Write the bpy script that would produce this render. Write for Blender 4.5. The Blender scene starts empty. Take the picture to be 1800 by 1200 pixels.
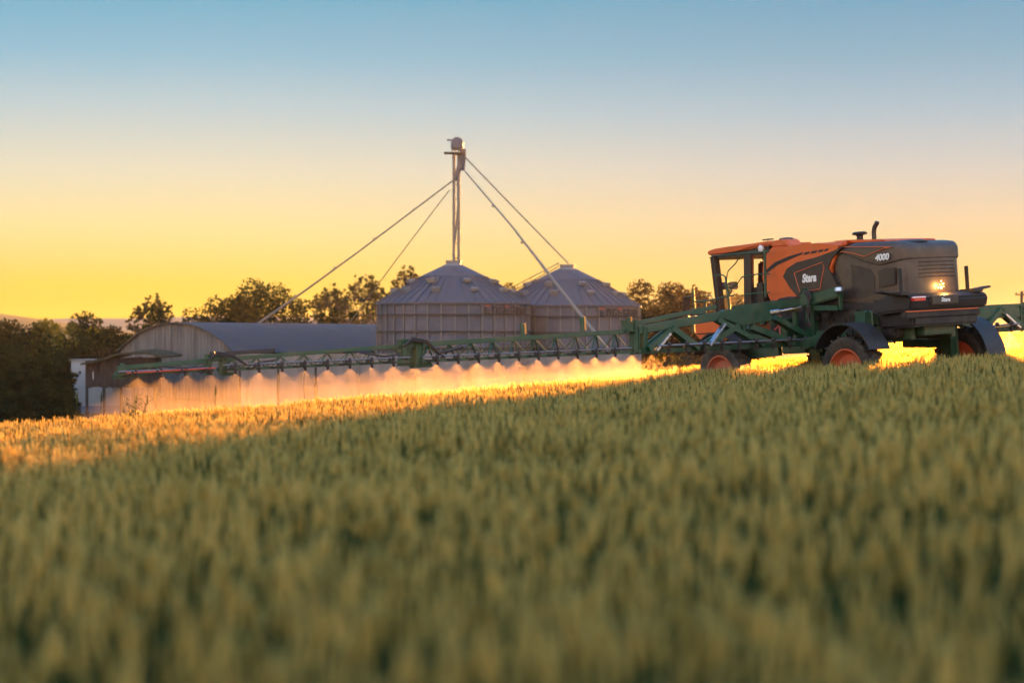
import bpy, bmesh, math, random
import numpy as np
from mathutils import Vector, Matrix, Euler
random.seed(7); rng = np.random.default_rng(7)
S = bpy.context.scene; C = S.collection
R = math.radians

# ------------------------------------------------------------------ camera, world, sun, exposure
F = 3200.0            # focal length in units of a 1800 wide frame
CZ = 1.65             # eye height above the ground at the photographer's feet
cam = bpy.data.cameras.new('camera'); camo = bpy.data.objects.new('camera', cam); C.objects.link(camo)
cam.lens = 64.0; cam.sensor_width = 36.0; cam.clip_start = 0.1; cam.clip_end = 20000
camo.location = (0, 0, CZ); camo.rotation_euler = (R(90), 0, 0)
cam.dof.use_dof = True; cam.dof.focus_distance = 44.0; cam.dof.aperture_fstop = 1.05
S.camera = camo
S.view_settings.view_transform = 'Standard'; S.view_settings.look = 'None'
S.view_settings.exposure = 2.1; S.view_settings.gamma = 1.0
S.cycles.max_bounces = 8; S.cycles.transparent_max_bounces = 24; S.cycles.volume_bounces = 1
S.cycles.volume_step_rate = 1.0; S.cycles.volume_max_steps = 64
S.cycles.sample_clamp_indirect = 6.0

SUN_AZ = math.atan2(1655-900, F)      # to the right of the view axis
SUN_EL = math.atan2(600-472, F)
sd = Vector((math.sin(SUN_AZ)*math.cos(SUN_EL), math.cos(SUN_AZ)*math.cos(SUN_EL), math.sin(SUN_EL)))
sun = bpy.data.lights.new('sun', 'SUN'); suno = bpy.data.objects.new('sun', sun); C.objects.link(suno)
sun.energy = 5.0; sun.angle = R(0.6); sun.color = (1.0, 0.40, 0.07)
suno.rotation_euler = sd.to_track_quat('Z', 'Y').to_euler(); suno.location = (20, 60, 30)

def s2l(c):
    return tuple(((v/255)/12.92 if v/255 <= .04045 else ((v/255+.055)/1.055)**2.4) for v in c)

W = bpy.data.worlds.new("World"); S.world = W; W.use_nodes = True
nt = W.node_tree; nt.nodes.clear()
def N(t, kind, **kw):
    n = t.nodes.new(kind)
    for k, v in kw.items():
        if k == 'inp':
            for a, b in v.items(): n.inputs[a].default_value = b
        else: setattr(n, k, v)
    return n
def ramp(t, pts):
    n = t.nodes.new('ShaderNodeValToRGB'); e = n.color_ramp.elements
    while len(e) < len(pts): e.new(0.5)
    for i, (p, c) in enumerate(pts):
        e[i].position = p; e[i].color = (*c, 1) if len(c) == 3 else c
    return n
wo = N(nt, 'ShaderNodeOutputWorld'); bg = N(nt, 'ShaderNodeBackground')
tc = N(nt, 'ShaderNodeTexCoord'); sx = N(nt, 'ShaderNodeSeparateXYZ')
nt.links.new(tc.outputs['Generated'], sx.inputs[0])
def elev(v): return v/0.5
def mk(cols, rest):
    ys = [(620, cols[0]), (560, cols[1]), (500, cols[2]), (400, cols[3]), (300, cols[4]), (200, cols[5]), (100, cols[6]), (0, cols[7])]
    pts = [(max(0, 0.02+math.sin(math.atan((600-y)/F)))/0.6, s2l(c)) for y, c in ys]
    pts += [((0.02+z)/0.6, s2l(c)) for z, c in rest]
    return pts
up = [(0.28, (92, 148, 186)), (0.56, (74, 118, 166))]
left = mk([(246,190,40), (250,200,58), (251,209,88), (247,224,158), (228,221,194), (192,208,209), (146,191,211), (114,177,204)], up)
right = mk([(250,205,120), (244,196,112), (236,194,118), (222,203,166), (198,201,195), (160,190,205), (124,175,201), (100,164,196)], up)
# above the horizon line in front is graded left (yellow) to right (paler peach); behind the viewer a warm tone is set as fill
back = mk([(205,160,125), (228,178,138), (242,190,148), (247,200,158), (244,205,168), (238,205,176), (225,202,184), (215,200,190)], [(0.28, (190,188,185)), (0.56, (120,148,180))])
el = N(nt, 'ShaderNodeMath', operation='MULTIPLY_ADD', inp={1: 1/0.6, 2: 0.02/0.6}); nt.links.new(sx.outputs['Z'], el.inputs[0])
rl = ramp(nt, left); rr = ramp(nt, right); rb = ramp(nt, back)
for r_ in (rl, rr, rb): nt.links.new(el.outputs[0], r_.inputs[0])
az = N(nt, 'ShaderNodeMapRange', interpolation_type='SMOOTHSTEP', inp={1: -0.20, 2: 0.24}); nt.links.new(sx.outputs['X'], az.inputs[0])
bk = N(nt, 'ShaderNodeMapRange', interpolation_type='SMOOTHSTEP', inp={1: 0.55, 2: -0.3}); nt.links.new(sx.outputs['Y'], bk.inputs[0])
m1 = N(nt, 'ShaderNodeMix', data_type='RGBA'); nt.links.new(az.outputs[0], m1.inputs[0]); nt.links.new(rl.outputs[0], m1.inputs[6]); nt.links.new(rr.outputs[0], m1.inputs[7])
m2 = N(nt, 'ShaderNodeMix', data_type='RGBA'); nt.links.new(bk.outputs[0], m2.inputs[0]); nt.links.new(m1.outputs[2], m2.inputs[6]); nt.links.new(rb.outputs[0], m2.inputs[7])
sky = N(nt, 'ShaderNodeTexSky', sky_type='NISHITA', sun_disc=False, sun_elevation=SUN_EL, sun_rotation=SUN_AZ)
ms = N(nt, 'ShaderNodeMix', data_type='RGBA', blend_type='ADD', inp={0: 0.0008}); nt.links.new(m2.outputs[2], ms.inputs[6]); nt.links.new(sky.outputs[0], ms.inputs[7])
# added fill: sky strength is raised overhead and behind the viewer, out of view
hi = N(nt, 'ShaderNodeMapRange', interpolation_type='SMOOTHSTEP', inp={1: 0.2, 2: 0.6, 3: 0.2333, 4: 0.50}); nt.links.new(sx.outputs['Z'], hi.inputs[0])
hb = N(nt, 'ShaderNodeMapRange', interpolation_type='SMOOTHSTEP', inp={1: 0.5, 2: -0.4, 3: 0.0, 4: 0.47}); nt.links.new(sx.outputs['Y'], hb.inputs[0])
hs_ = N(nt, 'ShaderNodeMath', operation='ADD'); nt.links.new(hi.outputs[0], hs_.inputs[0]); nt.links.new(hb.outputs[0], hs_.inputs[1])
nt.links.new(ms.outputs[2], bg.inputs[0]); nt.links.new(hs_.outputs[0], bg.inputs[1])
nt.links.new(bg.outputs[0], wo.inputs[0])

# ------------------------------------------------------------------ materials
def mat(name, col, rough=0.5, metal=0.0, var=0.15, scale=6.0, col2=None, bump=0.0, bscale=40.0, stretch=None, coat=0.0, dust=0.0):
    m = bpy.data.materials.new(name); m.use_nodes = True; t = m.node_tree
    b = t.nodes['Principled BSDF']
    tcn = N(t, 'ShaderNodeTexCoord'); mp = N(t, 'ShaderNodeMapping')
    if stretch: mp.inputs['Scale'].default_value = stretch
    t.links.new(tcn.outputs['Object'], mp.inputs[0])
    n = N(t, 'ShaderNodeTexNoise', inp={'Scale': scale, 'Detail': 6.0, 'Roughness': 0.6}); t.links.new(mp.outputs[0], n.inputs['Vector'])
    a = tuple(max(0, c*(1-var)) for c in col); c2 = col2 or tuple(min(1, c*(1+var)) for c in col)
    rp = ramp(t, [(0.3, a), (0.7, c2)]); t.links.new(n.outputs[0], rp.inputs[0])
    if dust:
        nd = N(t, 'ShaderNodeTexNoise', inp={'Scale': 2.3, 'Detail': 9.0, 'Roughness': .68}); t.links.new(mp.outputs[0], nd.inputs['Vector'])
        md_ = N(t, 'ShaderNodeMapRange', inp={1: .42, 2: .75, 3: 0, 4: dust}); t.links.new(nd.outputs[0], md_.inputs[0])
        mxd = N(t, 'ShaderNodeMix', data_type='RGBA', inp={7: (.2, .14, .08, 1)}); t.links.new(md_.outputs[0], mxd.inputs[0]); t.links.new(rp.outputs[0], mxd.inputs[6]); t.links.new(mxd.outputs[2], b.inputs['Base Color'])
    else: t.links.new(rp.outputs[0], b.inputs['Base Color'])
    b.inputs['Roughness'].default_value = rough; b.inputs['Metallic'].default_value = metal
    if coat: b.inputs['Coat Weight'].default_value = coat; b.inputs['Coat Roughness'].default_value = .2
    rr_ = N(t, 'ShaderNodeMapRange', inp={1: .3, 2: .7, 3: max(.05, rough-.1), 4: min(1, rough+.15)}); t.links.new(n.outputs[0], rr_.inputs[0]); t.links.new(rr_.outputs[0], b.inputs['Roughness'])
    if bump:
        n2 = N(t, 'ShaderNodeTexNoise', inp={'Scale': bscale, 'Detail': 4.0}); t.links.new(mp.outputs[0], n2.inputs['Vector'])
        bp = N(t, 'ShaderNodeBump', inp={'Strength': bump, 'Distance': 0.02}); t.links.new(n2.outputs[0], bp.inputs['Height']); t.links.new(bp.outputs[0], b.inputs['Normal'])
    return m
def emis(name, col, st):
    m = bpy.data.materials.new(name); m.use_nodes = True; t = m.node_tree; b = t.nodes['Principled BSDF']
    b.inputs['Base Color'].default_value = (*col, 1); b.inputs['Emission Color'].default_value = (*col, 1); b.inputs['Emission Strength'].default_value = st
    return m
def foliage(name, c1, c2, trans=0.35, scale=1.5, objrand=False, tcol=None, fwd=0.0):
    m = bpy.data.materials.new(name); m.use_nodes = True; t = m.node_tree; t.nodes.clear()
    o = N(t, 'ShaderNodeOutputMaterial'); d = N(t, 'ShaderNodeBsdfDiffuse', inp={'Roughness': .6}); tr = N(t, 'ShaderNodeBsdfTranslucent'); mx = N(t, 'ShaderNodeMixShader', inp={0: trans})
    rp = ramp(t, [(0.25, c1), (0.75, c2)])
    if objrand:
        oi = N(t, 'ShaderNodeObjectInfo'); t.links.new(oi.outputs['Random'], rp.inputs[0])
    else:
        g = N(t, 'ShaderNodeTexCoord'); n = N(t, 'ShaderNodeTexNoise', inp={'Scale': scale, 'Detail': 5.0}); t.links.new(g.outputs['Object'], n.inputs['Vector']); t.links.new(n.outputs[0], rp.inputs[0])
    t.links.new(rp.outputs[0], d.inputs[0])
    if tcol:
        hs = N(t, 'ShaderNodeMix', data_type='RGBA', inp={0: 0.7, 7: (*tcol, 1)}); t.links.new(rp.outputs[0], hs.inputs[6]); t.links.new(hs.outputs[2], tr.inputs[0])
    else: t.links.new(rp.outputs[0], tr.inputs[0])
    t.links.new(d.outputs[0], mx.inputs[1]); t.links.new(tr.outputs[0], mx.inputs[2]); t.links.new(mx.outputs[0], o.inputs[0])
    if fwd:   # thin awns and husks pass low light mostly straight on
        rf = N(t, 'ShaderNodeBsdfRefraction', distribution='GGX', inp={0: (*tcol, 1), 'Roughness': .66, 'IOR': 1.14}); m2_ = N(t, 'ShaderNodeMixShader', inp={0: fwd})
        t.links.new(mx.outputs[0], m2_.inputs[1]); t.links.new(rf.outputs[0], m2_.inputs[2]); t.links.new(m2_.outputs[0], o.inputs[0])
    return m
M = {}
M['orange'] = mat('orange_paint', (.62, .105, .018), .36, 0, .08, 3, coat=.15, dust=.3)
M['rim'] = mat('rim_paint', (.42, .065, .014), .45, 0, .1, 4, dust=.55)
M['green'] = mat('green_paint', (.013, .06, .028), .45, 0, .2, 5, dust=.3)
M['hood'] = mat('graphite_paint', (.05, .03, .022), .36, 0, .12, 3, coat=.12, dust=.3)
M['dark'] = mat('dark_plastic', (.014, .011, .011), .6, 0, .25, 8, dust=.2)
M['panel'] = mat('satin_black_panel', (.035, .023, .018), .42, 0, .15, 5, dust=.2)
M['bluegrey'] = mat('blue_grey_plastic', (.022, .018, .019), .5, 0, .15, 5)
M['rubber'] = mat('tyre_rubber', (.018, .015, .013), .85, 0, .35, 12, col2=(.045, .034, .024), dust=.5)
M['steel'] = mat('bright_steel', (.55, .55, .58), .28, .9, .1, 8)
M['pipe'] = mat('stainless_pipe', (.2, .185, .2), .42, .7, .1, 10)
M['hose'] = mat('black_hose', (.03, .02, .018), .55, 0, .2, 10)
M['red'] = mat('red_cord', (.6, .06, .03), .5, 0, .1, 10)
M['redhose'] = mat('red_hose', (.5, .09, .06), .5, 0, .1, 10)
M['white'] = mat('white_lettering', (.75, .74, .7), .5, 0, .04, 10)
M['trim'] = mat('orange_trim', (.6, .12, .04), .4, 0, .08, 10)
M['yellow'] = mat('yellow_label', (.6, .33, .04), .5, 0, .1, 10)
M['redlens'] = mat('red_lens', (.6, .02, .02), .2, 0, .1, 10)
M['whitelens'] = mat('clear_lens', (.75, .72, .72), .2, 0, .1, 10)
M['reflect'] = mat('amber_reflector', (.75, .34, .06), .35, 0, .1, 10)
M['glint'] = emis('sun_glint_glow', (1.0, .45, .09), 5.0)  # emission that stands in for sun glints at the rear of the hood
M['skin_seat'] = mat('seat_fabric', (.03, .028, .028), .8, 0, .2, 10)
def glassmat():
    m = bpy.data.materials.new('cab_glass'); m.use_nodes = True; t = m.node_tree; t.nodes.clear()
    o = N(t, 'ShaderNodeOutputMaterial'); tr = N(t, 'ShaderNodeBsdfTransparent', inp={0: (.98, .98, .96, 1)}); g = N(t, 'ShaderNodeBsdfGlossy', inp={'Roughness': .05}); mx = N(t, 'ShaderNodeMixShader'); fr = N(t, 'ShaderNodeFresnel', inp={0: 1.18})
    nz = N(t, 'ShaderNodeTexNoise', inp={'Scale': 3.0}); df = N(t, 'ShaderNodeBsdfTranslucent', inp={0: (.8, .75, .65, 1)}); m2_ = N(t, 'ShaderNodeMixShader')
    mr = N(t, 'ShaderNodeMapRange', inp={1: .4, 2: .8, 3: .0, 4: .05}); t.links.new(nz.outputs[0], mr.inputs[0]); t.links.new(mr.outputs[0], m2_.inputs[0])
    t.links.new(fr.outputs[0], mx.inputs[0]); t.links.new(tr.outputs[0], mx.inputs[1]); t.links.new(g.outputs[0], mx.inputs[2])
    t.links.new(mx.outputs[0], m2_.inputs[1]); t.links.new(df.outputs[0], m2_.inputs[2]); t.links.new(m2_.outputs[0], o.inputs[0])
    return m
M['glass'] = glassmat()
M['galv'] = mat('galvanised_steel', (.105, .105, .128), .55, .25, .3, .9, bump=.15, bscale=3, stretch=(1, 1, .5))
M['galvroof'] = mat('galvanised_roof', (.072, .07, .088), .55, .25, .14, 1.2, bump=.1, bscale=3)
M['galvlight'] = mat('galvanised_flange', (.2, .19, .19), .5, .3, .1, 2)
M['galvstiff'] = mat('stiffener_steel', (.15, .142, .145), .5, .3, .15, 2)
M['galvdark'] = mat('weathered_ring_steel', (.05, .045, .045), .6, .3, .2, 2)
M['sign'] = mat('dark_lettering', (.014, .012, .016), .6, 0, .1, 4)
M['signred'] = mat('red_lettering', (.42, .07, .04), .6, 0, .1, 4)
M['gable'] = mat('weathered_metal_sheet', (.165, .153, .145), .75, .05, .35, 1.4, bump=.2, bscale=5, stretch=(1.6, 1.6, .18))
M['arch_roof'] = mat('arched_zinc_roof', (.057, .05, .056), .6, .2, .3, .5, bump=.1, bscale=2)
M['plaster'] = mat('pale_plaster', (.2, .165, .15), .85, 0, .3, 1.2, stretch=(1, 1, .3))
M['wood'] = mat('weathered_boards', (.055, .04, .034), .85, 0, .45, 5, bump=.3, bscale=14, stretch=(2.5, 2.5, .25))
M['shedroof'] = mat('mossy_shed_roof', (.05, .04, .025), .9, 0, .5, 2.2, col2=(.1, .075, .045), bump=.3)
M['whitewall'] = mat('white_sheet', (.36, .35, .355), .6, 0, .08, 1.2, stretch=(1, 1, .3))
M['bluepaint'] = mat('blue_paint', (.09, .16, .25), .6, 0, .15, 3)
M['spout'] = mat('spout_pipe', (.2, .17, .14), .6, .2, .15, 3)
for k_ in ('shedroof', 'wood', 'gable'): M[k_].node_tree.nodes['Principled BSDF'].inputs['Specular IOR Level'].default_value = .08
M['bark'] = mat('tree_bark', (.05, .036, .026), .9, 0, .35, 4)
M['conc'] = mat('concrete_post', (.18, .15, .13), .85, 0, .2, 4)

# ------------------------------------------------------------------ mesh builder
class B:
    def __init__(s): s.bm = bmesh.new()
    def _merge(s, t, bevel=0, seg=2):
        if bevel:
            bmesh.ops.bevel(t, geom=t.edges[:], offset=bevel, segments=seg, affect='EDGES', clamp_overlap=True)
        bmesh.ops.recalc_face_normals(t, faces=t.faces[:])
        me = bpy.data.meshes.new('tmp'); t.to_mesh(me); t.free(); s.bm.from_mesh(me); bpy.data.meshes.remove(me); return s
    def prism(s, poly, y0, y1, bevel=0, axis='y', seg=2):
        t = bmesh.new()
        f = {'y': lambda a, b, c: (a, c, b), 'x': lambda a, b, c: (c, a, b), 'z': lambda a, b, c: (a, b, c)}[axis]
        v0 = [t.verts.new(f(a, b, y0)) for a, b in poly]; v1 = [t.verts.new(f(a, b, y1)) for a, b in poly]
        t.faces.new(v0); t.faces.new(v1[::-1]); n = len(poly)
        for i in range(n): t.faces.new((v0[i], v0[(i+1) % n], v1[(i+1) % n], v1[i]))
        return s._merge(t, bevel, seg)
    def hull(s, pts, faces, bevel=0, seg=2):
        t = bmesh.new(); v = [t.verts.new(p) for p in pts]
        for f in faces: t.faces.new([v[i] for i in f])
        return s._merge(t, bevel, seg)
    def box(s, c, d, rot=None, bevel=0):
        t = bmesh.new(); bmesh.ops.create_cube(t, size=1.0)
        for v in t.verts:
            p = Vector((v.co.x*d[0], v.co.y*d[1], v.co.z*d[2]))
            if rot is not None: p = rot @ p
            v.co = p+Vector(c)
        return s._merge(t, bevel)
    def beam(s, p0, p1, w, h=None, bevel=0, upv=(0, 0, 1)):
        h = h or w; p0 = Vector(p0); p1 = Vector(p1); d = p1-p0; L = d.length
        if L < 1e-6: return s
        x = d/L; u = Vector(upv)
        if abs(x.dot(u)) > .98: u = Vector((1, 0, 0))
        y = u.cross(x).normalized(); z = x.cross(y)
        rot = Matrix((x, y, z)).transposed()
        return s.box((p0+p1)/2, (L, w, h), rot, bevel)
    def tube(s, pts, r, n=8, rs=None):
        t = bmesh.new(); pts = [Vector(p) for p in pts]; rings = []; ref = None
        for i, p in enumerate(pts):
            d = (pts[min(i+1, len(pts)-1)]-pts[max(i-1, 0)]).normalized()
            if ref is None: ref = Vector((0, 0, 1)) if abs(d.z) < .9 else Vector((1, 0, 0))
            a = (ref-d*ref.dot(d)).normalized(); b = d.cross(a); ref = a
            rad = rs[i] if rs else r
            rings.append([t.verts.new(p+(a*math.cos(k*2*math.pi/n)+b*math.sin(k*2*math.pi/n))*rad) for k in range(n)])
        for q in range(len(rings)-1):
            for k in range(n): t.faces.new((rings[q][k], rings[q][(k+1) % n], rings[q+1][(k+1) % n], rings[q+1][k]))
        t.faces.new(rings[0][::-1]); t.faces.new(rings[-1])
        return s._merge(t)
    def lathe(s, prof, org=(0, 0, 0), axis='z', n=32, close=True):
        t = bmesh.new(); rings = []
        for r, h in prof:
            ring = []
            for k in range(n):
                a = 2*math.pi*k/n; c, q = r*math.cos(a), r*math.sin(a)
                p = {'z': (c, q, h), 'y': (c, h, q), 'x': (h, c, q)}[axis]
                ring.append(t.verts.new(Vector(p)+Vector(org)))
            rings.append(ring)
        for q in range(len(rings)-1):
            for k in range(n): t.faces.new((rings[q][k], rings[q][(k+1) % n], rings[q+1][(k+1) % n], rings[q+1][k]))
        if close: t.faces.new(rings[0]); t.faces.new(rings[-1])
        return s._merge(t)
    def loft(s, rings):
        t = bmesh.new(); V = [[t.verts.new(p) for p in r] for r in rings]; n = len(V[0])
        for a, c in zip(V, V[1:]):
            for k in range(n): t.faces.new((a[k], a[(k+1) % n], c[(k+1) % n], c[k]))
        t.faces.new(V[0][::-1]); t.faces.new(V[-1]); return s._merge(t)
    def build(s, name, m, parent=None, smooth=35):
        me = bpy.data.meshes.new(name); s.bm.to_mesh(me); s.bm.free()
        me.materials.append(m if not isinstance(m, str) else M[m])
        if smooth:
            me.polygons.foreach_set('use_smooth', [True]*len(me.polygons)); me.set_sharp_from_angle(angle=R(smooth))
        o = bpy.data.objects.new(name, me); C.objects.link(o)
        if parent is not None: o.parent = parent
        return o
def tag(o, label=None, cat=None, group=None, kind=None):
    if label: o['label'] = label
    if cat: o['category'] = cat
    if group: o['group'] = group
    if kind: o['kind'] = kind
    return o
def empty(name, loc, label, cat, group=None, rot=None):
    o = bpy.data.objects.new(name, None); C.objects.link(o); o.location = loc; o.empty_display_size = .3
    if rot is not None: o.rotation_euler = rot
    return tag(o, label, cat, group)
def mesh_np(name, verts, faces, m, parent=None, smooth=False):
    me = bpy.data.meshes.new(name); verts = np.asarray(verts, dtype=np.float32); faces = np.asarray(faces, dtype=np.int32)
    k = faces.shape[1]; me.vertices.add(len(verts)); me.vertices.foreach_set('co', verts.ravel())
    me.loops.add(faces.size); me.loops.foreach_set('vertex_index', faces.ravel())
    me.polygons.add(len(faces)); me.polygons.foreach_set('loop_start', np.arange(0, faces.size, k, dtype=np.int32)); me.polygons.foreach_set('loop_total', np.full(len(faces), k, dtype=np.int32))
    if smooth: me.polygons.foreach_set('use_smooth', np.ones(len(faces), dtype=bool))
    me.update(calc_edges=True); me.validate()
    me.materials.append(M[m] if isinstance(m, str) else m)
    o = bpy.data.objects.new(name, me); C.objects.link(o)
    if parent is not None: o.parent = parent
    return o
def text_mesh(body, size, shear=0.0, bold=0.0, extrude=0.004, space=1.0):
    cu = bpy.data.curves.new('lettering', 'FONT'); cu.body = body; cu.size = size; cu.shear = shear; cu.offset = bold; cu.extrude = extrude; cu.space_character = space
    cu.align_x = 'CENTER'; cu.align_y = 'CENTER'
    o = bpy.data.objects.new('lettering', cu); me = bpy.data.meshes.new_from_object(o)
    bpy.data.objects.remove(o); bpy.data.curves.remove(cu); return me
def put_text(me, name, m, parent, Mx, sx=1.0):
    for v in me.vertices: v.co = Mx @ Vector((v.co.x*sx, v.co.y, v.co.z))
    me.materials.clear(); me.materials.append(M[m])
    o = bpy.data.objects.new(name, me); C.objects.link(o); o.parent = parent; return o

# ------------------------------------------------------------------ terrain
def softplus(v, w): return w*np.log1p(np.exp(np.clip(v/w, -40, 40)))
def crest(X): return 49+.95*X+.25*np.maximum(0, X)**2
def ground_z(X, Y):
    X = np.asarray(X, dtype=float); Y = np.asarray(Y, dtype=float)
    Xc = 60*np.tanh(X/60); Yc = 150*np.tanh(Y/150)
    p = .0624*Xc-.0083*Yc
    zb = p-.11*softplus(Y-crest(X), 4.2)
    fl = -2.8+np.clip((Y-200)/2500, 0, 1)*1.2
    z = fl+softplus(zb-fl, .25)
    z = z+12*np.exp(-(((X+128)/70)**2+((Y-330)/110)**2))
    return z
def gz(x, y): return float(ground_z(x, y))
ys_ = np.concatenate([np.arange(-14, 80, 1.0), np.arange(80, 200, 5), np.geomspace(200, 1120, 24)])
us = np.concatenate([np.linspace(-1.4, -.45, 14)[:-1], np.linspace(-.45, .5, 110), np.linspace(.5, 1.4, 14)[1:]])
GX = np.array([[u*(abs(y)+24) for u in us] for y in ys_]); GY = np.repeat(ys_[:, None], len(us), 1); GZ = ground_z(GX, GY)
gv = np.stack([GX, GY, GZ], -1).reshape(-1, 3); nn = len(us)
gf = [(i*nn+j, i*nn+j+1, (i+1)*nn+j+1, (i+1)*nn+j) for i in range(len(ys_)-1) for j in range(nn-1)]
M['soil'] = mat('field_soil', (.03, .042, .015), .95, 0, .4, .35, col2=(.045, .075, .022), bump=.4, bscale=3)
tag(mesh_np('ground', gv, gf, 'soil', smooth=True), kind='structure')
# far blue-lilac ridge line
hv, hf = [], []
hx = np.linspace(-1900, 2400, 90)
hx = hx*.3
prof = 15.2+1.2*np.sin(hx/93+1.2)+.7*np.sin(hx/36)+.4*np.sin(hx/14)-np.clip((hx+120)/270, 0, 1)*7
for i, x in enumerate(hx):
    hv += [(x, 900, -8), (x, 945, prof[i]*.8), (x, 990, prof[i]), (x, 1110, -8)]
for i in range(len(hx)-1):
    for k in range(3): a = i*4+k; hf.append((a, a+4, a+5, a+1))
M['hill'] = mat('far_hill', (.2, .155, .105), .95, 0, .06, .002)
tag(mesh_np('hills', hv, hf, 'hill', smooth=True), kind='structure')
def P(px, py, Y): return Vector(((px-900)/F*Y, Y, CZ+(600-py)/F*Y))
def Gp(px, Y): x = (px-900)/F*Y; return Vector((x, Y, gz(x, Y)))

# ------------------------------------------------------------------ the crop sprayer
fx, fy = -.5112, .8595; lx, ly = -.8595, -.5112
gp = lambda a, b: .0624*a-.0083*b
OX, OY = 8.09, 44.3
O = Vector((OX, OY, gp(OX, OY)))
f3 = Vector((fx, fy, gp(fx, fy))).normalized(); l3 = Vector((lx, ly, gp(lx, ly))); l3 = (l3-f3*l3.dot(f3)).normalized(); u3 = f3.cross(l3)
RL = Matrix((f3, l3, u3))                     # world -> machine axes: x forward, y left, z up
sp = empty('crop_sprayer', O, 'large orange and black self-propelled crop sprayer with long green boom', 'sprayer', rot=RL.transposed().to_euler())
camL = RL @ (Vector((0, 0, CZ))-O)
def toL(w): return RL @ (Vector(w)-O)
def Q(px, py, y=None, x=None):                # outline measurement on a plane of the machine
    d = RL @ Vector(((px-900)/F, 1, (600-py)/F)); t = (y-camL.y)/d.y if y is not None else (x-camL.x)/d.x
    return camL+d*t
def out(pts, y): return [((q := Q(a, b, y=y)).x, q.z) for a, b in pts]
# --- chassis
b = B(); b.box((-.1, 0, 1.72), (6.6, 1.0, .34), bevel=.03)
for y in (-.62, .62): b.beam((-3.2, y, 1.62), (3.6, y, 1.62), .16, .3, .02)
for x in (-2.35, -.6, .6, 2.35): b.beam((x, -1.15, 1.68), (x, 1.15, 1.68), .3, .26, .02)
b.build('chassis', 'green', sp)
b = B(); b.box((-1.35, 0, 2.0), (3.3, 1.9, .95), bevel=.06); b.box((.9, 0, 1.95), (1.5, 1.7, .7), bevel=.05)
b.box((-1.2, .98, 1.75), (.9, .12, .3), bevel=.03); b.box((.1, .9, 1.9), (.5, .2, .8), bevel=.04)
for k in range(14):
    b.box((random.uniform(-2.6, 1.4), random.uniform(.9, 1.08), random.uniform(1.55, 2.2)), (random.uniform(.1, .4), .12, random.uniform(.08, .25)), bevel=.02)
b.build('engine_bay', 'dark', sp)
for c in ((-1.15, 1.06, 1.78), (-1.0, 1.06, 1.6)): b = B(); b.box(c, (.42 if c[0] < -1.1 else .2, .02, .07), bevel=.006); b.build('warning_label', 'yellow', sp)
# --- orange cowl, dark side panel
b = B()
b.prism(out([(1338, 452), (1348, 436), (1362, 431), (1400, 430), (1440, 427), (1489, 423), (1464, 450), (1456, 470), (1470, 530), (1395, 530), (1352, 534), (1341, 508), (1336, 490)], 1.0), -1.0, 1.0, .09, seg=3)
cowl = b.build('body_cowl', 'orange', sp)
b = B()
b.prism(out([(1347, 474), (1362, 461), (1385, 451), (1412, 443), (1409, 447), (1388, 456), (1366, 466), (1348, 480)], 1.006), .99, 1.008)
for a0, a1 in ((1415, 1424), (1427, 1437), (1440, 1448), (1451, 1457)):
    b.prism(out([(a0, 446-(a0-1412)*.17-2), (a1, 446-(a1-1412)*.17-2), (a1-3, 446-(a1-1412)*.17+2.5), (a0-3, 446-(a0-1412)*.17+2.5)], 1.006), .99, 1.008)
b.build('swoosh_stripe', 'bluegrey', cowl)
b = B(); b.prism(out([(1353, 436), (1354, 424), (1372, 420.5), (1380, 420), (1384, 424), (1388, 434)], .95), .5, .95, .05, seg=3); b.build('intake_hump', 'orange', sp)
b = B(); b.prism(out([(1375, 486), (1382, 472), (1399, 461), (1436, 451.5), (1464, 443), (1476, 434), (1484, 431), (1460, 455), (1454.5, 471), (1472, 500), (1478, 536), (1420, 536), (1402, 524), (1388, 505)], 1.03), .9, 1.03, .02)
pan = b.build('side_panel', 'panel', sp)
b = B(); b.tube([Q(x, y, y=1.035) for x, y in [(1396, 480), (1445, 461), (1448.5, 470), (1441, 508), (1406, 513), (1396, 480)]], .011, 6)
b.build('panel_outline', 'trim', pan)
tx = lambda c: Matrix.Translation(c) @ Matrix(((-1, 0, 0), (0, 0, 1), (0, 1, 0))).to_4x4()
put_text(text_mesh('Stara', .27, .22, .012), 'lettering', 'white', pan, tx(Q(1422, 489, y=1.034)), .92)
# --- hood
hb = .97
def zof(pts, y): o_ = sorted(((q := Q(a, b_, y=y)).x, q.z) for a, b_ in pts); return lambda x: float(np.interp(x, [p[0] for p in o_], [p[1] for p in o_]))
ztop = zof([(1466, 441), (1480, 433), (1490, 428), (1520, 425.5), (1560, 424.5), (1583, 427)], hb); zseam = zof([(1460, 438), (1480, 444), (1492, 448), (1520, 459), (1545, 465), (1560, 461), (1583, 454)], hb); zbot = zof([(1452, 528), (1540, 533), (1583, 530)], hb)
def ring(x, w, z0_, z1_, r):
    p = [(x, w, z0_)]+[(x, w-r+r*math.cos(a), z1_-r+r*math.sin(a)) for a in np.linspace(0, math.pi/2, 6)]
    return p+[(c[0], -c[1], c[2]) for c in p[::-1]]
XS = [-1.05, -1.2, -1.4, -1.7, -2.0, -2.3, -2.6, -2.85, -3.05, -3.2, -3.31, -3.38, -3.42]; WS = [.97, .985, .99, .99, .99, .985, .975, .96, .93, .88, .80, .70, .58]
b = B(); b.loft([ring(x, w-.035, zbot(x), zseam(x)+.05, .06) for x, w in zip(XS, WS)]); lowhood = b.build('hood_side', 'hood', sp)
b = B(); b.loft([ring(x-.02, w, zseam(x), ztop(x)-(.0 if i < 10 else (.02, .05, .10)[i-10]), .14) for i, (x, w) in enumerate(zip(XS, WS))]); hood = b.build('hood', 'hood', sp)
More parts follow.
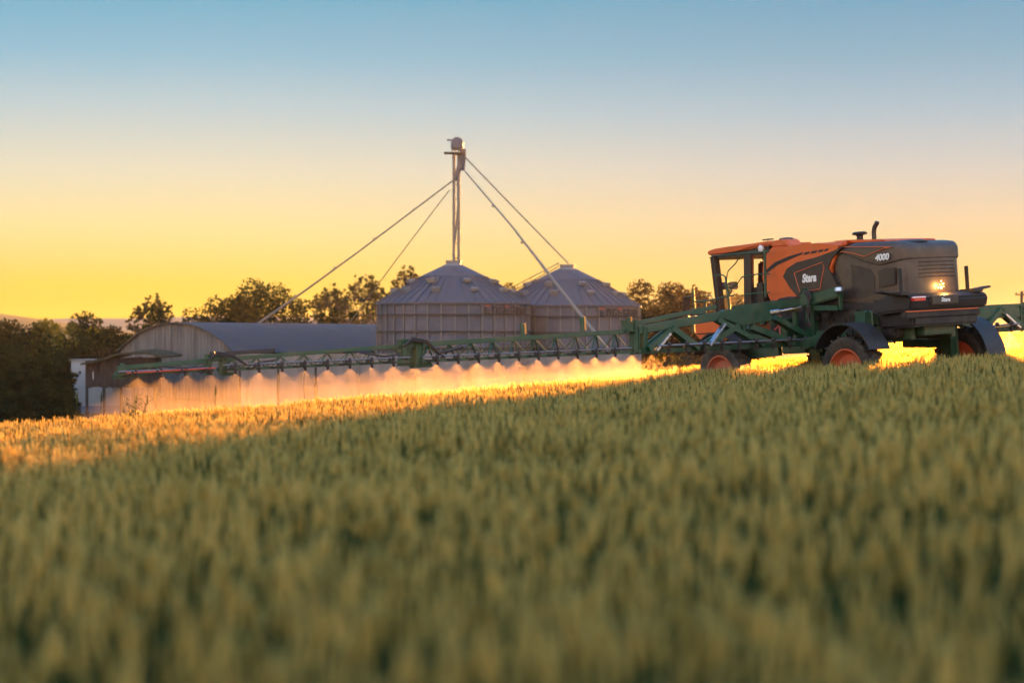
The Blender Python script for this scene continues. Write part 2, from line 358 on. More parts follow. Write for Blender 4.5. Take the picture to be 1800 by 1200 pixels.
b = B(); b.loft([ring(x-.012, w-.012, zseam(x)-.02, zseam(x)+.03, .02) for x, w in zip(XS, WS)]); b.build('seam', 'dark', hood)
b = B(); b.prism(out([(1492, 462), (1528, 472), (1536, 486), (1536, 518), (1504, 528), (1496, 524)], hb+.03), hb-.06, hb-.012, .02); b.prism(out([(1542, 474), (1572, 470), (1572, 500), (1544, 508)], hb), hb-.06, hb-.016, .015)
b.build('air_screen', 'panel', lowhood)
b = B(); zt = Q(1576, 452, y=hb).z; xr = -3.41
for k in range(5): b.box((xr-.01, 0, zt-.14-k*.085), (.04, 1.1, .022), bevel=.008)
b.build('grille', 'dark', lowhood)
b = B(); b.tube([Q(x, y, y=hb+.025) for x, y in [(1480, 434), (1520, 434), (1567, 434), (1553, 436.5), (1519, 451), (1500, 445), (1478, 442)]], .010, 6)
b.build('trim_line', 'trim', hood)
put_text(text_mesh('4000', .2, .2, .008), 'lettering', 'white', hood, tx(Q(1550, 452.5, y=hb+.03)), 1.12)
b = B(); b.prism(out([(1462, 424), (1490, 421.5), (1553, 421), (1556, 424.5), (1490, 427)], .8), -.8, .8, .02); b.build('hood_ridge', 'orange', sp)
b = B(); q = Q(1597, 424, y=.25); b.lathe([(.1, q.z-.18), (.42, q.z-.1), (.45, q.z-.03), (.3, q.z+.02), (.05, q.z+.03)], (q.x, .25, 0), n=28); b.build('tank_lid', 'panel', sp)
b = B(); q = Q(1512, 424, y=.3)
b.lathe([(.075, 0), (.075, .2), (.09, .22), (.17, .24), (.18, .27), (.14, .30), (.03, .31)], (q.x, .3, q.z-.08), n=20); b.build('air_intake', 'bluegrey', sp)
b = B(); ex = [Q(x, y, y=.1) for x, y in [(1537, 424), (1536, 408), (1537, 400), (1541, 393), (1542, 390)]]; b.tube(ex, .055, 10); b.build('exhaust_pipe', 'panel', sp)
# --- cab
yc = .92
cab = B()
def pil(p, q_, w, d=.12):
    for s_ in (yc, -yc):
        a = Q(*p, y=yc); c = Q(*q_, y=yc); cab.beam((a.x, s_, a.z), (c.x, s_, c.z), d, w, .02, (1, 0, 0))
pil((1256, 452), (1268, 552), .17); pil((1316, 445), (1317, 552), .32, .1); pil((1349, 440), (1349, 500), .12)
a = Q(1268, 548, y=yc); c = Q(1345, 548, y=yc)
cab.box(((a.x+c.x)/2, 0, a.z-.14), (a.x-c.x+.2, 1.86, .34), bevel=.04)
cab.box((c.x+.18, 0, a.z+.3), (.3, 1.8, .7), bevel=.03)
cabo = cab.build('cab', 'panel', sp)
b = B(); b.prism(out([(1239, 443.5), (1250, 438), (1275, 434), (1322, 428), (1322, 437), (1290, 442), (1246, 450.5)], 1.0), -1.0, 1.0, .05, seg=3); b.prism(out([(1312, 429.5), (1352, 423), (1353, 431), (1312, 438)], 1.0), .3, .995, .04, seg=3)
b.build('roof', 'orange', cabo)
b = B(); b.prism(out([(1249, 449), (1300, 440), (1352, 430), (1352, 446), (1318, 449), (1292, 450), (1251, 458)], yc), -yc, yc, .02); b.build('roof_frame', 'panel', cabo)
for s_ in (1, -1):
    b = B(); pts = [(q := Q(x, y, y=.9)).xz for x, y in [(1258, 458), (1308, 453), (1308, 546), (1268, 546)]]
    b.prism([tuple(p) for p in pts], s_*.905-.006, s_*.905+.006); b.build('side_window', 'glass', cabo)
b = B(); a = Q(1256, 456, y=.9); c = Q(1268, 548, y=.9); b.hull([(a.x+.02, -.86, a.z), (a.x+.02, .86, a.z), (c.x+.02, .86, c.z), (c.x+.02, -.86, c.z), (a.x+.03, -.86, a.z), (a.x+.03, .86, a.z), (c.x+.03, .86, c.z), (c.x+.03, -.86, c.z)], [(0, 1, 2, 3), (7, 6, 5, 4), (0, 4, 5, 1), (1, 5, 6, 2), (2, 6, 7, 3), (3, 7, 4, 0)]); b.build('windscreen', 'glass', cabo)
q = Q(1322, 500, y=.3); zf = Q(1268, 548, y=yc).z
b = B(); b.box((q.x-.05, .1, zf+.5), (.5, .5, .14), bevel=.05); b.box((q.x-.33, .1, zf+.85), (.14, .48, .72), Euler((0, R(-8), 0)).to_matrix(), .05); b.box((q.x-.4, .1, zf+1.28), (.1, .26, .18), bevel=.04); b.box((q.x-.05, .1, zf+.25), (.3, .3, .4)); b.build('seat', 'skin_seat', cabo)
q = Q(1274, 503, y=.3); b = B(); b.tube([(q.x+.25, .1, zf), (q.x+.1, .1, q.z-.1), (q.x, .1, q.z)], .05, 8)
ring = [Vector((q.x+.19*math.cos(t)*.9, .1+.19*math.sin(t), q.z+.19*math.cos(t)*.35)) for t in np.linspace(0, 2*math.pi, 25)]; b.tube(ring, .018, 6); b.box((q.x+.3, -.1, q.z+.02), (.12, .5, .2), bevel=.03); b.build('steering_wheel', 'dark', cabo)
q = Q(1338, 437, y=yc+.05); b = B(); b.lathe([(.02, -.05), (.085, -.03), (.09, .03), (.06, .05)], q, 'y', 16); b.build('work_lamp', 'whitelens', cabo)
q = Q(1350, 421, y=0); b = B(); b.box((q.x, 0, q.z), (.3, .16, .03), bevel=.01); b.build('antenna', 'dark', cabo)
q = Q(1382, 420, y=.72); b = B(); b.lathe([(.16, -.06), (.2, -.02), (.17, .02), (.1, .035)], q, 'z', 20); b.build('roof_vent', 'panel', cowl)
# front nose below the cab
b = B(); b.prism([(4.32, 1.86), (4.38, 2.05), (4.2, 2.32), (3.2, 2.34), (3.2, 1.76), (4.1, 1.74)], -1.15, 1.15, .06, seg=3); b.build('front_nose', 'orange', sp)
b = B(); b.box((3.8, 1.155, 1.93), (.9, .02, .03)); b.build('nose_seam', 'dark', sp)
# rails, ladder and guard
b = B(); Y1 = 1.3
def rail(bb, pts, r=.022, y=Y1): bb.tube([Q(x, yy, y=y) for x, yy in pts], r, 7)
rail(b, [(1344, 438), (1345, 470), (1346, 522)], .034); rail(b, [(1276, 487), (1280, 515), (1283, 552)], .036)
rail(b, [(1257, 484), (1271, 483), (1275, 487), (1277, 505)], .016); rail(b, [(1238, 530), (1262, 524), (1290, 519)], .02)
rail(b, [(1304, 487), (1330, 482), (1353, 481)], .018); rail(b, [(1304, 519), (1330, 515), (1353, 514)], .018)
rail(b, [(1277, 512), (1277, 490), (1280, 476), (1293, 463), (1301, 450)], .016); rail(b, [(1282, 520), (1288, 505), (1298, 496), (1304, 487)], .014)
rail(b, [(1287, 545), (1296, 533), (1304, 526)], .014); rail(b, [(1251, 450), (1290, 447), (1352, 442)], .02)
b.build('handrail', 'green', sp)
b = B()
for pts, r in (([(1205, 525), (1207, 538), (1210, 560)], .035), ([(1218, 505), (1220, 530), (1222, 562)], .03), ([(1219, 530), (1241, 529)], .026), ([(1241, 529), (1240, 552)], .03), ([(1219, 552), (1241, 550)], .03), ([(1208, 522), (1218, 520)], .02), ([(1237, 530), (1241, 520), (1250, 519), (1255, 530), (1258, 560)], .012), ([(1218, 562), (1219, 585)], .05)): rail(b, pts, r, 1.1)
b.build('front_guard', 'green', sp)
b = B(); q = Q(1207, 535, y=1.12); b.box(q, (.05, .22, .4), bevel=.02); b.build('mirror', 'dark', sp)
# --- wheels, legs, fenders
def wheel(x, y):
    s_ = 1 if y > 0 else -1; r = .88; w = .23; sink = -.12
    t = B(); prof = [(.6, -w*.8), (.68, -w), (.8, -w), (.86, -w*.8), (r-.02, -w*.4), (r-.02, w*.4), (.86, w*.8), (.8, w), (.68, w), (.6, w*.8)]
    t.lathe(prof, (x, y, r), 'y', 48, close=False)
    for k in range(22):
        for sd_ in (-1, 1):
            a = 2*math.pi*(k+(.5 if sd_ > 0 else 0))/22; rot = Euler((0, -a, 0)).to_matrix() @ Euler((R(38*sd_), 0, 0)).to_matrix()
            t.box((x+(r-.005)*math.cos(a), y+sd_*w*.45, r+(r-.005)*math.sin(a)), (.06, w*1.1, .055), rot, .008)
    wp = empty('wheel', (0, 0, 0), None, None); wp.parent = sp; wp.location = (0, 0, sink)
    t.build('tyre', 'rubber', wp)
    q = B(); q.lathe([(.605, -w*.8), (.6, w*.85), (.56, w*.86), (.53, w*.55), (.46, w*.3), (.3, w*.32), (.24, w*.5), (.14, w*.55), (.1, w*.7), (.02, w*.72)] if s_ > 0 else [(.605, w*.8), (.6, -w*.85), (.56, -w*.86), (.53, -w*.55), (.46, -w*.3), (.3, -w*.32), (.24, -w*.5), (.14, -w*.55), (.1, -w*.7), (.02, -w*.72)], (x, y, r), 'y', 40)
    for k in range(8): a = k*math.pi/4; q.lathe([(.025, 0), (.025, .05)], (x+.19*math.cos(a), y+s_*w*.5-(0 if s_ > 0 else .05), r+.19*math.sin(a)), 'y', 6)
    q.build('rim', 'rim', wp)
    
    # fender; right rear one reaches lower as a dark mass for shaded spray
    fd = B(); n = 16; A0, A1 = (R(24 if y > 0 else 6), R(150)) if x < 0 else (R(35), R(150))
    v = []; fc = []
    for i in range(n+1):
        a = A0+(A1-A0)*i/n
        for rr_, yy in ((1.02, y-.3), (1.02, y+.3), (1.06, y+.3), (1.06, y-.3)): v.append((x-rr_*math.cos(a), yy, r+rr_*math.sin(a)))
    for i in range(n):
        for k in range(4): fc.append((i*4+k, i*4+(k+1) % 4, i*4+4+(k+1) % 4, i*4+4+k))
    fc += [(0, 1, 2, 3), (n*4+3, n*4+2, n*4+1, n*4)]
    fd.hull(v, fc); fd.build('fender', 'bluegrey', sp)
    lg = B(); yi = y-s_*.45
    lg.beam((x, yi, .82), (x, yi, 2.15), .24, .28, .03); lg.lathe([(.16, 0), (.16, .3)], (x, yi if s_ > 0 else yi-.3, .88), 'y', 16)
    lg.beam((x, yi, 1.75), (x*.55, s_*.7, 1.62), .16, .2, .02); lg.beam((x, yi, 2.1), (x, s_*.5, 1.75), .18, .22, .02)
    lg.beam((x, yi+s_*.12, 1.3), (x*.45, s_*1.05, 1.38), .12, .2, .02)
    lg.build('wheel_leg', 'green', sp)
for wx, wy in ((2.35, 1.75), (-2.35, 1.75), (2.35, -1.75), (-2.35, -1.75)): wheel(wx, wy)
# --- rear deck
z0 = Q(1618, 545, x=-3.7).z; z1 = Q(1618, 516, x=-3.7).z
b = B(); b.prism([(-3.75, z0), (-3.82, z0+.25), (-3.65, z1), (-3.1, z1+.04), (-2.6, z1-.12), (-2.6, z0-.04)], -1.2, 1.2, .05); deck = b.build('rear_deck', 'bluegrey', sp)
b = B(); b.box((-3.1, 0, z0-.2), (1.1, 2.0, .34), bevel=.05); b.box((-3.58, .1, z0-.1), (.2, 2.3, .16), bevel=.03); b.build('rear_bumper', 'dark', sp)
b = B(); b.box((-3.685, .15, z0-.02), (.03, 2.2, .025)); b.build('bumper_trim', 'trim', deck)
b = B(); b.box((-3.8, .2, (z0+z1)/2+.02), (.1, .85, .2), bevel=.03); rp_ = b.build('rear_plate', 'panel', deck)
put_text(text_mesh('Stara', .13, .2, .004), 'lettering', 'white', rp_, Matrix.Translation((-3.856, .2, (z0+z1)/2+.02)) @ Matrix(((0, 0, -1), (-1, 0, 0), (0, 1, 0))).to_4x4())
for yy in (.95,):
    b = B(); b.box((-3.78, yy, (z0+z1)/2+.06), (.1, .4, .13), bevel=.03); tl = b.build('tail_light', 'redlens', deck)
    b = B(); b.box((-3.8, yy, (z0+z1)/2+.10), (.08, .38, .035), bevel=.01); b.build('clear_strip', 'whitelens', tl)
for yy, sgn in ((1.18, 1), (-.85, -1)):
    b = B(); b.box((-3.5, yy, z1+.28), (.1, .05, .62), bevel=.012); b.box((-3.5, yy+sgn*.1, z1+.02), (.5, .3, .08), bevel=.02); b.box((-3.45, yy+sgn*.4, z1+.06), (.3, .5, .05), Euler((R(8*sgn), 0, 0)).to_matrix(), .012); b.build('rear_bracket', 'bluegrey', sp)
# added glowing dots on a small block, standing in for sun glints
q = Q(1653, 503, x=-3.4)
b = B(); b.box((-3.37, q.y, q.z+.02), (.08, .2, .2), bevel=.02); lh = b.build('glint_backing', 'hood', sp)
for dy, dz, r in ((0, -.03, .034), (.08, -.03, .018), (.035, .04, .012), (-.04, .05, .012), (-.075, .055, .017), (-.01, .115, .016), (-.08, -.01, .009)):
    b = B(); b.lathe([(.002, -.012), (r*.8, -.009), (r, 0), (r, .03)], (-3.42, q.y+dy, q.z+dz), 'x', 12); b.build('sun_glint', 'glint', lh)
pl = bpy.data.lights.new('glint_fill_light', 'POINT'); pl.energy = 6; pl.color = (1, .5, .12); pl.shadow_soft_size = .05  # added point light for the warm sun glow on hood and deck
plo = bpy.data.objects.new('glint_fill_light', pl); C.objects.link(plo); plo.parent = lh; plo.location = (-3.62, q.y, q.z+.02)
# --- boom lift at the middle of the machine
b = B()
J = [Q(1478, 512, y=1.2), Q(1425, 528, y=1.25), Q(1390, 538, y=1.35), Q(1300, 556, y=1.6)]
b.beam(J[0], J[1], .14, .26, .03); b.beam(J[1], J[2], .12, .22, .03)
b.beam(Q(1412, 512, y=1.2), Q(1428, 535, y=1.2), .1, .18, .02); b.beam(Q(1478, 512, y=1.2), Q(1478, 545, y=1.2), .09, .1, .02)
b.beam(Q(1430, 541, y=1.22), Q(1474, 541, y=1.22), .07, .08, .02); b.beam(Q(1422, 530, y=1.3), Q(1420, 562, y=1.3), .08, .12, .02)
b.beam(Q(1398, 548, y=1.3), Q(1400, 602, y=1.3), .09, .16, .02); b.beam(Q(1382, 560, y=1.3), Q(1384, 605, y=1.25), .2, .25, .02)
b.box((.35, .95, 1.5), (.9, .5, .42), bevel=.03); b.box((-.9, 1.0, 1.62), (1.2, .3, .2), bevel=.03); b.beam((-.2, 1.0, 1.3), (-.2, 1.0, 2.5), .2, .3, .02); b.beam((.6, -1.1, 1.5), (.6, 1.1, 1.5), .3, .3, .03)
b.beam(Q(1412, 606, y=1.3), Q(1462, 590, y=1.5), .12, .2, .02)
b.build('boom_lift', 'green', sp)
b = B(); b.tube([Q(1372, 547, y=1.5), Q(1410, 539.5, y=1.4)], .035, 10); b.tube([Q(1330, 553, y=1.55), Q(1373, 546.5, y=1.5)], .075, 10)
b.build('lift_cylinder', 'steel', sp)
b = B(); b.lathe([(.1, -.04), (.12, 0), (.1, .08), (.03, .1)], Q(1475, 511, y=1.25), 'z', 14); b.build('pivot_cap', 'steel', sp)
for a_ in (1341, 1358):
    b = B(); q = Q(a_, 566, y=1.25); b.lathe([(.09, -.06), (.1, .04), (.05, .1), (.01, .11)], q, 'z', 12); b.build('valve_dome', 'green', sp)
b = B(); rail(b, [(1368, 552), (1366, 560), (1370, 568), (1372, 590), (1380, 600)], .03, 1.2); rail(b, [(1371, 554), (1374, 562), (1369, 572), (1362, 580)], .022, 1.2); b.build('red_hose', 'redhose', sp)
for k in range(4):
    b = B(); rail(b, [(1412+k*3, 512), (1420+k*2, 524), (1424-k*2, 545), (1416+k*3, 575)], .018, 1.38); b.build('hose', 'hose', sp)
for hp, hr in (([(1362, 536), (1370, 527), (1385, 524), (1400, 524)], .04), ([(1338, 533), (1360, 530), (1385, 527)], .03)):
    b = B(); rail(b, hp, hr, 1.1); b.build('hose', 'hose', sp)
# --- booms (each side its own frame)
HG = [1.05, .85, .5, .38, .24, .16]
zl = lambda s: CZ-.258-.0335*(s-5.9)
zr = lambda s: CZ-.12+.075*s
def bp(side, s, h=0.0, k=0.0):
    if side > 0: w = Vector((OX+lx*s+fx*k, OY+ly*s+fy*k, zl(s)+h))
    else: w = Vector((OX-lx*s+fx*k, OY-ly*s+fy*k, zr(s)+h))
    return toL(w)
def hgt(s): return float(np.interp(s, [0, 3.9, 6.2, 11.9, 16.2, 18.3], HG))
def section(side, s0, s1, tw, bw, dw, step, chord):
    b = B(); n = max(2, int(round((s1-s0)/step)))
    b.beam(bp(side, s0, hgt(s0)), bp(side, s1, hgt(s1)), tw, tw*1.15, tw*.15)
    for k in (-chord, chord): b.beam(bp(side, s0, .035, k), bp(side, s1, .035, k), bw, bw, .008)
    for i in range(n):
        a = s0+(s1-s0)*i/n; c = s0+(s1-s0)*(i+1)/n; m_ = (a+c)/2
        for k in (-chord, chord):
            b.beam(bp(side, a, .05, k), bp(side, m_, hgt(m_)-tw*.4), dw); b.beam(bp(side, c, .05, k), bp(side, m_, hgt(m_)-tw*.4), dw)
        b.beam(bp(side, a, .035, -chord), bp(side, a, .035, chord), dw)
    o = b.build('boom_section', 'green', sp)
    b = B(); ph = min(.13, hgt(s1)*.55)
    b.tube([bp(side, s0, ph, -chord-.04), bp(side, s1, ph, -chord-.04)], .019, 8); b.build('spray_pipe', 'pipe', o)
    for i in range(int(math.ceil((s0)/.5)), int(s1/.5)+1):
        s = i*.5-.1
        if s < s0+.05 or s > s1: continue
        b = B(); k = -chord-.06
        b.lathe([(.032, 0), (.036, .02), (.032, .08), (.02, .1)], bp(side, s, ph-.06, k), 'z', 8); b.box(bp(side, s, ph-.09, k), (.06, .07, .05), bevel=.012); b.box(bp(side, s+.09, ph-.03, k-.02), (.05, .07, .075), bevel=.014)
        b.lathe([(.018, -.05), (.03, -.03), (.03, .03)], bp(side, s, 0, k), 'z', 8); b.tube([bp(side, s+.1, ph-.05, k), bp(side, s+.18, ph-.1, k), bp(side, s+.26, ph-.06, k)], .014, 5)
        b.build('nozzle', 'hose', o)
    return o
# inner heavy section, built with plates and diagonals
def heavy(side, s1):
    b = B()
    b.beam(bp(side, 2.6, hgt(2.6)), bp(side, s1, hgt(s1)), .16, .19, .02); b.beam(bp(side, .6, hgt(1.0)+.1), bp(side, 3.4, hgt(3.4)+.03), .15, .2, .02)
    b.beam(bp(side, .4, .05), bp(side, s1, .03), .12, .11, .015)
    pts = [bp(side, s, h) for s, h in ((2.4, hgt(2.4)+.05), (3.7, hgt(3.7)+.06), (3.9, hgt(3.9)-.08), (3.2, hgt(3.2)-.35), (2.3, hgt(2.3)-.3))]
    off = toL(O+Vector((fx, fy, 0))*.09)
    v = [p-off for p in pts]+[p+off for p in pts]; n = 5
    b.hull(v, [tuple(range(n)), tuple(range(2*n-1, n-1, -1))]+[(i, (i+1) % n, n+(i+1) % n, n+i) for i in range(n)], .015)
    for (sa, ha), (sb, hb_), w in (((3.3, .55), (4.35, .07), .11), ((2.9, .5), (1.7, .08), .12), ((3.9, .7), (2.6, .08), .09), ((5.2, .55), (4.5, .07), .11), ((5.25, .5), (5.9, .08), .11), ((2.2, .7), (1.2, .2), .1)):
        for k in (-.14, .14): b.beam(bp(side, sa, ha, k*.5), bp(side, sb, hb_, k), w, w, .01)
    b.beam(bp(side, s1-.1, .02), bp(side, s1-.1, .6), .14, .18, .02); b.beam(bp(side, s1-.35, .02), bp(side, s1-.35, .58), .12, .16, .02)
    b.beam(bp(side, 3.9, hgt(4)+.16), bp(side, s1-.1, hgt(s1)+.17), .09, .1, .015); b.beam(bp(side, s1+.05, hgt(s1)+.0), bp(side, s1+.05, hgt(s1)+.22), .2, .24, .03)
    o = b.build('boom_section', 'green', sp)
    b = B(); b.tube([bp(side, 1.0, .16, -.22), bp(side, s1-.6, .15, -.22)], .028, 8)
    b.build('spray_pipe', 'pipe', o)
    b = B(); b.beam(bp(side, 4.25, .1, -.2), bp(side, 3.75, .6, -.12), .15, .05, .01); b.build('cylinder_guard', 'steel', o)
    b = B(); b.beam(bp(side, 5.75, .04, -.2), bp(side, 5.3, .42, -.12), .12, .05, .01); b.build('cylinder_guard', 'steel', o)
    for i in range(2, 12):
        s = i*.5-.1
        b = B(); b.lathe([(.05, 0), (.055, .05), (.03, .09)], bp(side, s, .15, -.24), 'z', 10); b.box(bp(side, s, .06, -.24), (.1, .08, .08), bevel=.015); b.lathe([(.018, -.05), (.03, -.03), (.03, .03)], bp(side, s, 0, -.24), 'z', 8); b.build('nozzle', 'hose', o)
    return o
for side in (1, -1):
    if side < 0: HG = [.5, .5, .42, .34, .24, .16]
    heavy(side, 6.3)
    s2 = section(side, 6.45, 11.75, .092, .05, .026, .55, .22)
    s3 = section(side, 12.0, 16.15, .072, .042, .018, .5, .16)
    s4 = section(side, 16.3, 18.25, .07, .045, .018, .5, .08)
    b = B(); b.beam(bp(side, 18.25, .0), bp(side, 18.1, hgt(18)+.03), .12, .09, .02); b.beam(bp(side, 18.3, -.02), bp(side, 17.6, .03), .08, .06, .01); b.build('boom_tip', 'green', sp)
    b = B(); b.tube([bp(side, 18.1, .06, -.16), bp(side, 16.3, .085, -.16)], .013, 6); b.build('red_cord', 'red', sp)
    for sj, w in ((11.9, 1.0), (16.22, .6)):
        b = B(); h = hgt(sj)
        b.beam(bp(side, sj-.14, -.02, 0), bp(side, sj-.14, h+.05, 0), .16*w, .3*w, .02); b.beam(bp(side, sj+.16, -.03, 0), bp(side, sj+.16, h+.1, 0), .15*w, .22*w, .02)
        b.box(bp(side, sj, h+.03), (.24*w, .5*w, .2*w), bevel=.03); b.box(bp(side, sj-.25, -.05), (.24*w, .45*w, .1*w), bevel=.02); b.build('fold_joint', 'green', sp)
        b = B()
        for k in range(3): b.tube([bp(side, sj+.25, h+.0, -.2-.03*k), bp(side, sj+.08, h+.1+.03*k, -.25), bp(side, sj-.25, h+.05+.02*k, -.26), bp(side, sj-.55, h*.5, -.25), bp(side, sj-.66, .12, -.2-.03*k)], .028*w, 8)
        b.tube([bp(side, sj+1.2, h*.7, -.12), bp(side, sj+.7, h*.45, -.18), bp(side, sj+.3, h*.55, -.2)], .022*w, 7); b.tube([bp(side, sj-.6, h*.5, -.15), bp(side, sj-1.2, h*.8, -.12)], .035*w, 7); b.build('joint_hose', 'hose', sp)
    for k_, (sm, hm) in enumerate(((6.35, .26), (7.6, .34), (9.15, .26))):
        b = B(); h = hgt(sm); b.box(bp(side, sm, h+hm/2+.05), (.05, .1, hm), bevel=.01); mk_ = b.build('marker_post', 'green', sp)
        b = B(); b.box(bp(side, sm-.07, h+hm/2+.08), (.03, .05, hm*.9), bevel=.006); b.build('reflector', 'reflect', mk_)
    b = B(); h = hgt(16)+.06; b.beam(bp(side, 16.0, h+.05), bp(side, 15.0, h+.08), .08, .05, .01); b.beam(bp(side, 15.0, h-.05), bp(side, 15.0, h+.1), .05, .05, .01); b.lathe([(.05, 0), (.06, .05), (.05, .1)], bp(side, 16.3, h+.0), 'z', 10); b.build('valve_block', 'hose', sp)
# --- spray fans: thin volumes of droplets below each open nozzle
def spraymat():
    m = bpy.data.materials.new('spray_droplets'); m.use_nodes = True; t = m.node_tree; t.nodes.clear()
    o = N(t, 'ShaderNodeOutputMaterial'); v = N(t, 'ShaderNodeVolumeScatter', inp={'Color': (.97, .79, .63, 1), 'Anisotropy': .74})
    g = N(t, 'ShaderNodeTexCoord'); s_ = N(t, 'ShaderNodeSeparateXYZ'); t.links.new(g.outputs['Object'], s_.inputs[0])
    def mth(op, a, b=None, c=None):
        n = N(t, 'ShaderNodeMath', operation=op)
        for i, q in enumerate((a, b, c)):
            if q is None: continue
            if isinstance(q, (int, float)): n.inputs[i].default_value = q
            else: t.links.new(q, n.inputs[i])
        return n.outputs[0]
    x, y, z = s_.outputs
    zz = mth('MAXIMUM', mth('MULTIPLY', z, -1.0), .015)
    ratio = mth('DIVIDE', mth('ABSOLUTE', x), mth('MULTIPLY_ADD', mth('POWER', zz, .95), 2.05, .02))
    ang = N(t, 'ShaderNodeMapRange', interpolation_type='SMOOTHSTEP', inp={1: 1.0, 2: .0, 3: 0, 4: 1}); t.links.new(ratio, ang.inputs[0])
    th = mth('DIVIDE', mth('ABSOLUTE', y), mth('MULTIPLY_ADD', zz, .2, .03))
    tf = N(t, 'ShaderNodeMapRange', interpolation_type='SMOOTHSTEP', inp={1: 1.0, 2: 0, 3: 0, 4: 1}); t.links.new(th, tf.inputs[0])
    dn = mth('DIVIDE', SPRAY_D, mth('ADD', zz, .16))
    nz = N(t, 'ShaderNodeTexNoise', inp={'Scale': 5.0, 'Detail': 2.0}); t.links.new(g.outputs['Object'], nz.inputs['Vector'])
    nm = N(t, 'ShaderNodeMapRange', inp={1: .3, 2: .7, 3: .7, 4: 1.25}); t.links.new(nz.outputs[0], nm.inputs[0])
    oi = N(t, 'ShaderNodeObjectInfo'); sc_ = N(t, 'ShaderNodeSeparateColor'); t.links.new(oi.outputs['Color'], sc_.inputs[0]); rv = mth('MULTIPLY', mth('MULTIPLY_ADD', oi.outputs['Random'], .7, .65), sc_.outputs[0])
    t.links.new(mth('MULTIPLY', mth('MULTIPLY', mth('MULTIPLY', dn, ang.outputs[0]), mth('MULTIPLY', tf.outputs[0], nm.outputs[0])), rv), v.inputs['Density'])
    t.links.new(v.outputs[0], o.inputs['Volume']); return m
SPRAY_D = .29
M['spray'] = spraymat()
FH = 1.05
b = B(); hw, yt = 1.6, .24
b.hull([(-.06, -.035, 0), (.06, -.035, 0), (.06, .035, 0), (-.06, .035, 0), (-1.15, -yt*.6, -.45), (1.15, -yt*.6, -.45), (1.15, yt*.6, -.45), (-1.15, yt*.6, -.45), (-hw, -yt, -FH), (hw, -yt, -FH), (hw, yt, -FH), (-hw, yt, -FH)],
       [(3, 2, 1, 0), (0, 1, 5, 4), (1, 2, 6, 5), (2, 3, 7, 6), (3, 0, 4, 7), (4, 5, 9, 8), (5, 6, 10, 9), (6, 7, 11, 10), (7, 4, 8, 11), (8, 9, 10, 11)])
fan0 = b.build('spray_fan', 'spray', smooth=0)
ORD = ['outermost', 'second', 'third', 'fourth', 'fifth', 'sixth', 'seventh', 'eighth', 'ninth', 'tenth', 'eleventh', 'twelfth', 'thirteenth', 'fourteenth', 'fifteenth', 'sixteenth', 'seventeenth', 'eighteenth', 'nineteenth', 'twentieth', 'twenty-first', 'twenty-second', 'twenty-third', 'twenty-fourth', 'twenty-fifth', 'twenty-sixth', 'twenty-seventh', 'twenty-eighth', 'twenty-ninth', 'thirtieth']
fans = [(1, i, s) for i, s in enumerate([17.9-.5*k for k in range(30)])] + [(-1, i, s) for i, s in enumerate((5.3, 4.8, 4.3, 3.8))]
for n_, (side, i, s) in enumerate(fans):
    o = fan0 if n_ == 0 else fan0.copy()
    if n_: C.objects.link(o)
    w = O+RL.transposed() @ bp(1 if side > -1 else -1, s, -.045, -.26 if s < 6.3 else -.2)
    o.color = ({-1: .9, -2: .4, 0: .6}.get(side, 1.0), 1, 1, 1)
    o.location = w; o.rotation_euler = (0, 0, math.atan2(ly, lx))
    if side > 0:
        tag(o, f'glowing orange fan of spray, {ORD[i]} from the outer tip of the left boom', 'spray fan', 'spray fans under the boom')
    elif side == 0:
        tag(o, f'bright fan of spray under the sprayer belly, {ORD[i] if i else "first"} from its front wheel', 'spray fan', 'spray fans under the boom')
    elif side == -2:
        tag(o, f'bright fan of spray seen between the rear wheels, {ORD[i] if i else "first"} from the far rear wheel', 'spray fan', 'spray fans under the boom')
    else:
        tag(o, f'brownish fan of spray behind the rear of the sprayer, {ORD[i]} from its right edge', 'spray fan', 'spray fans under the boom')

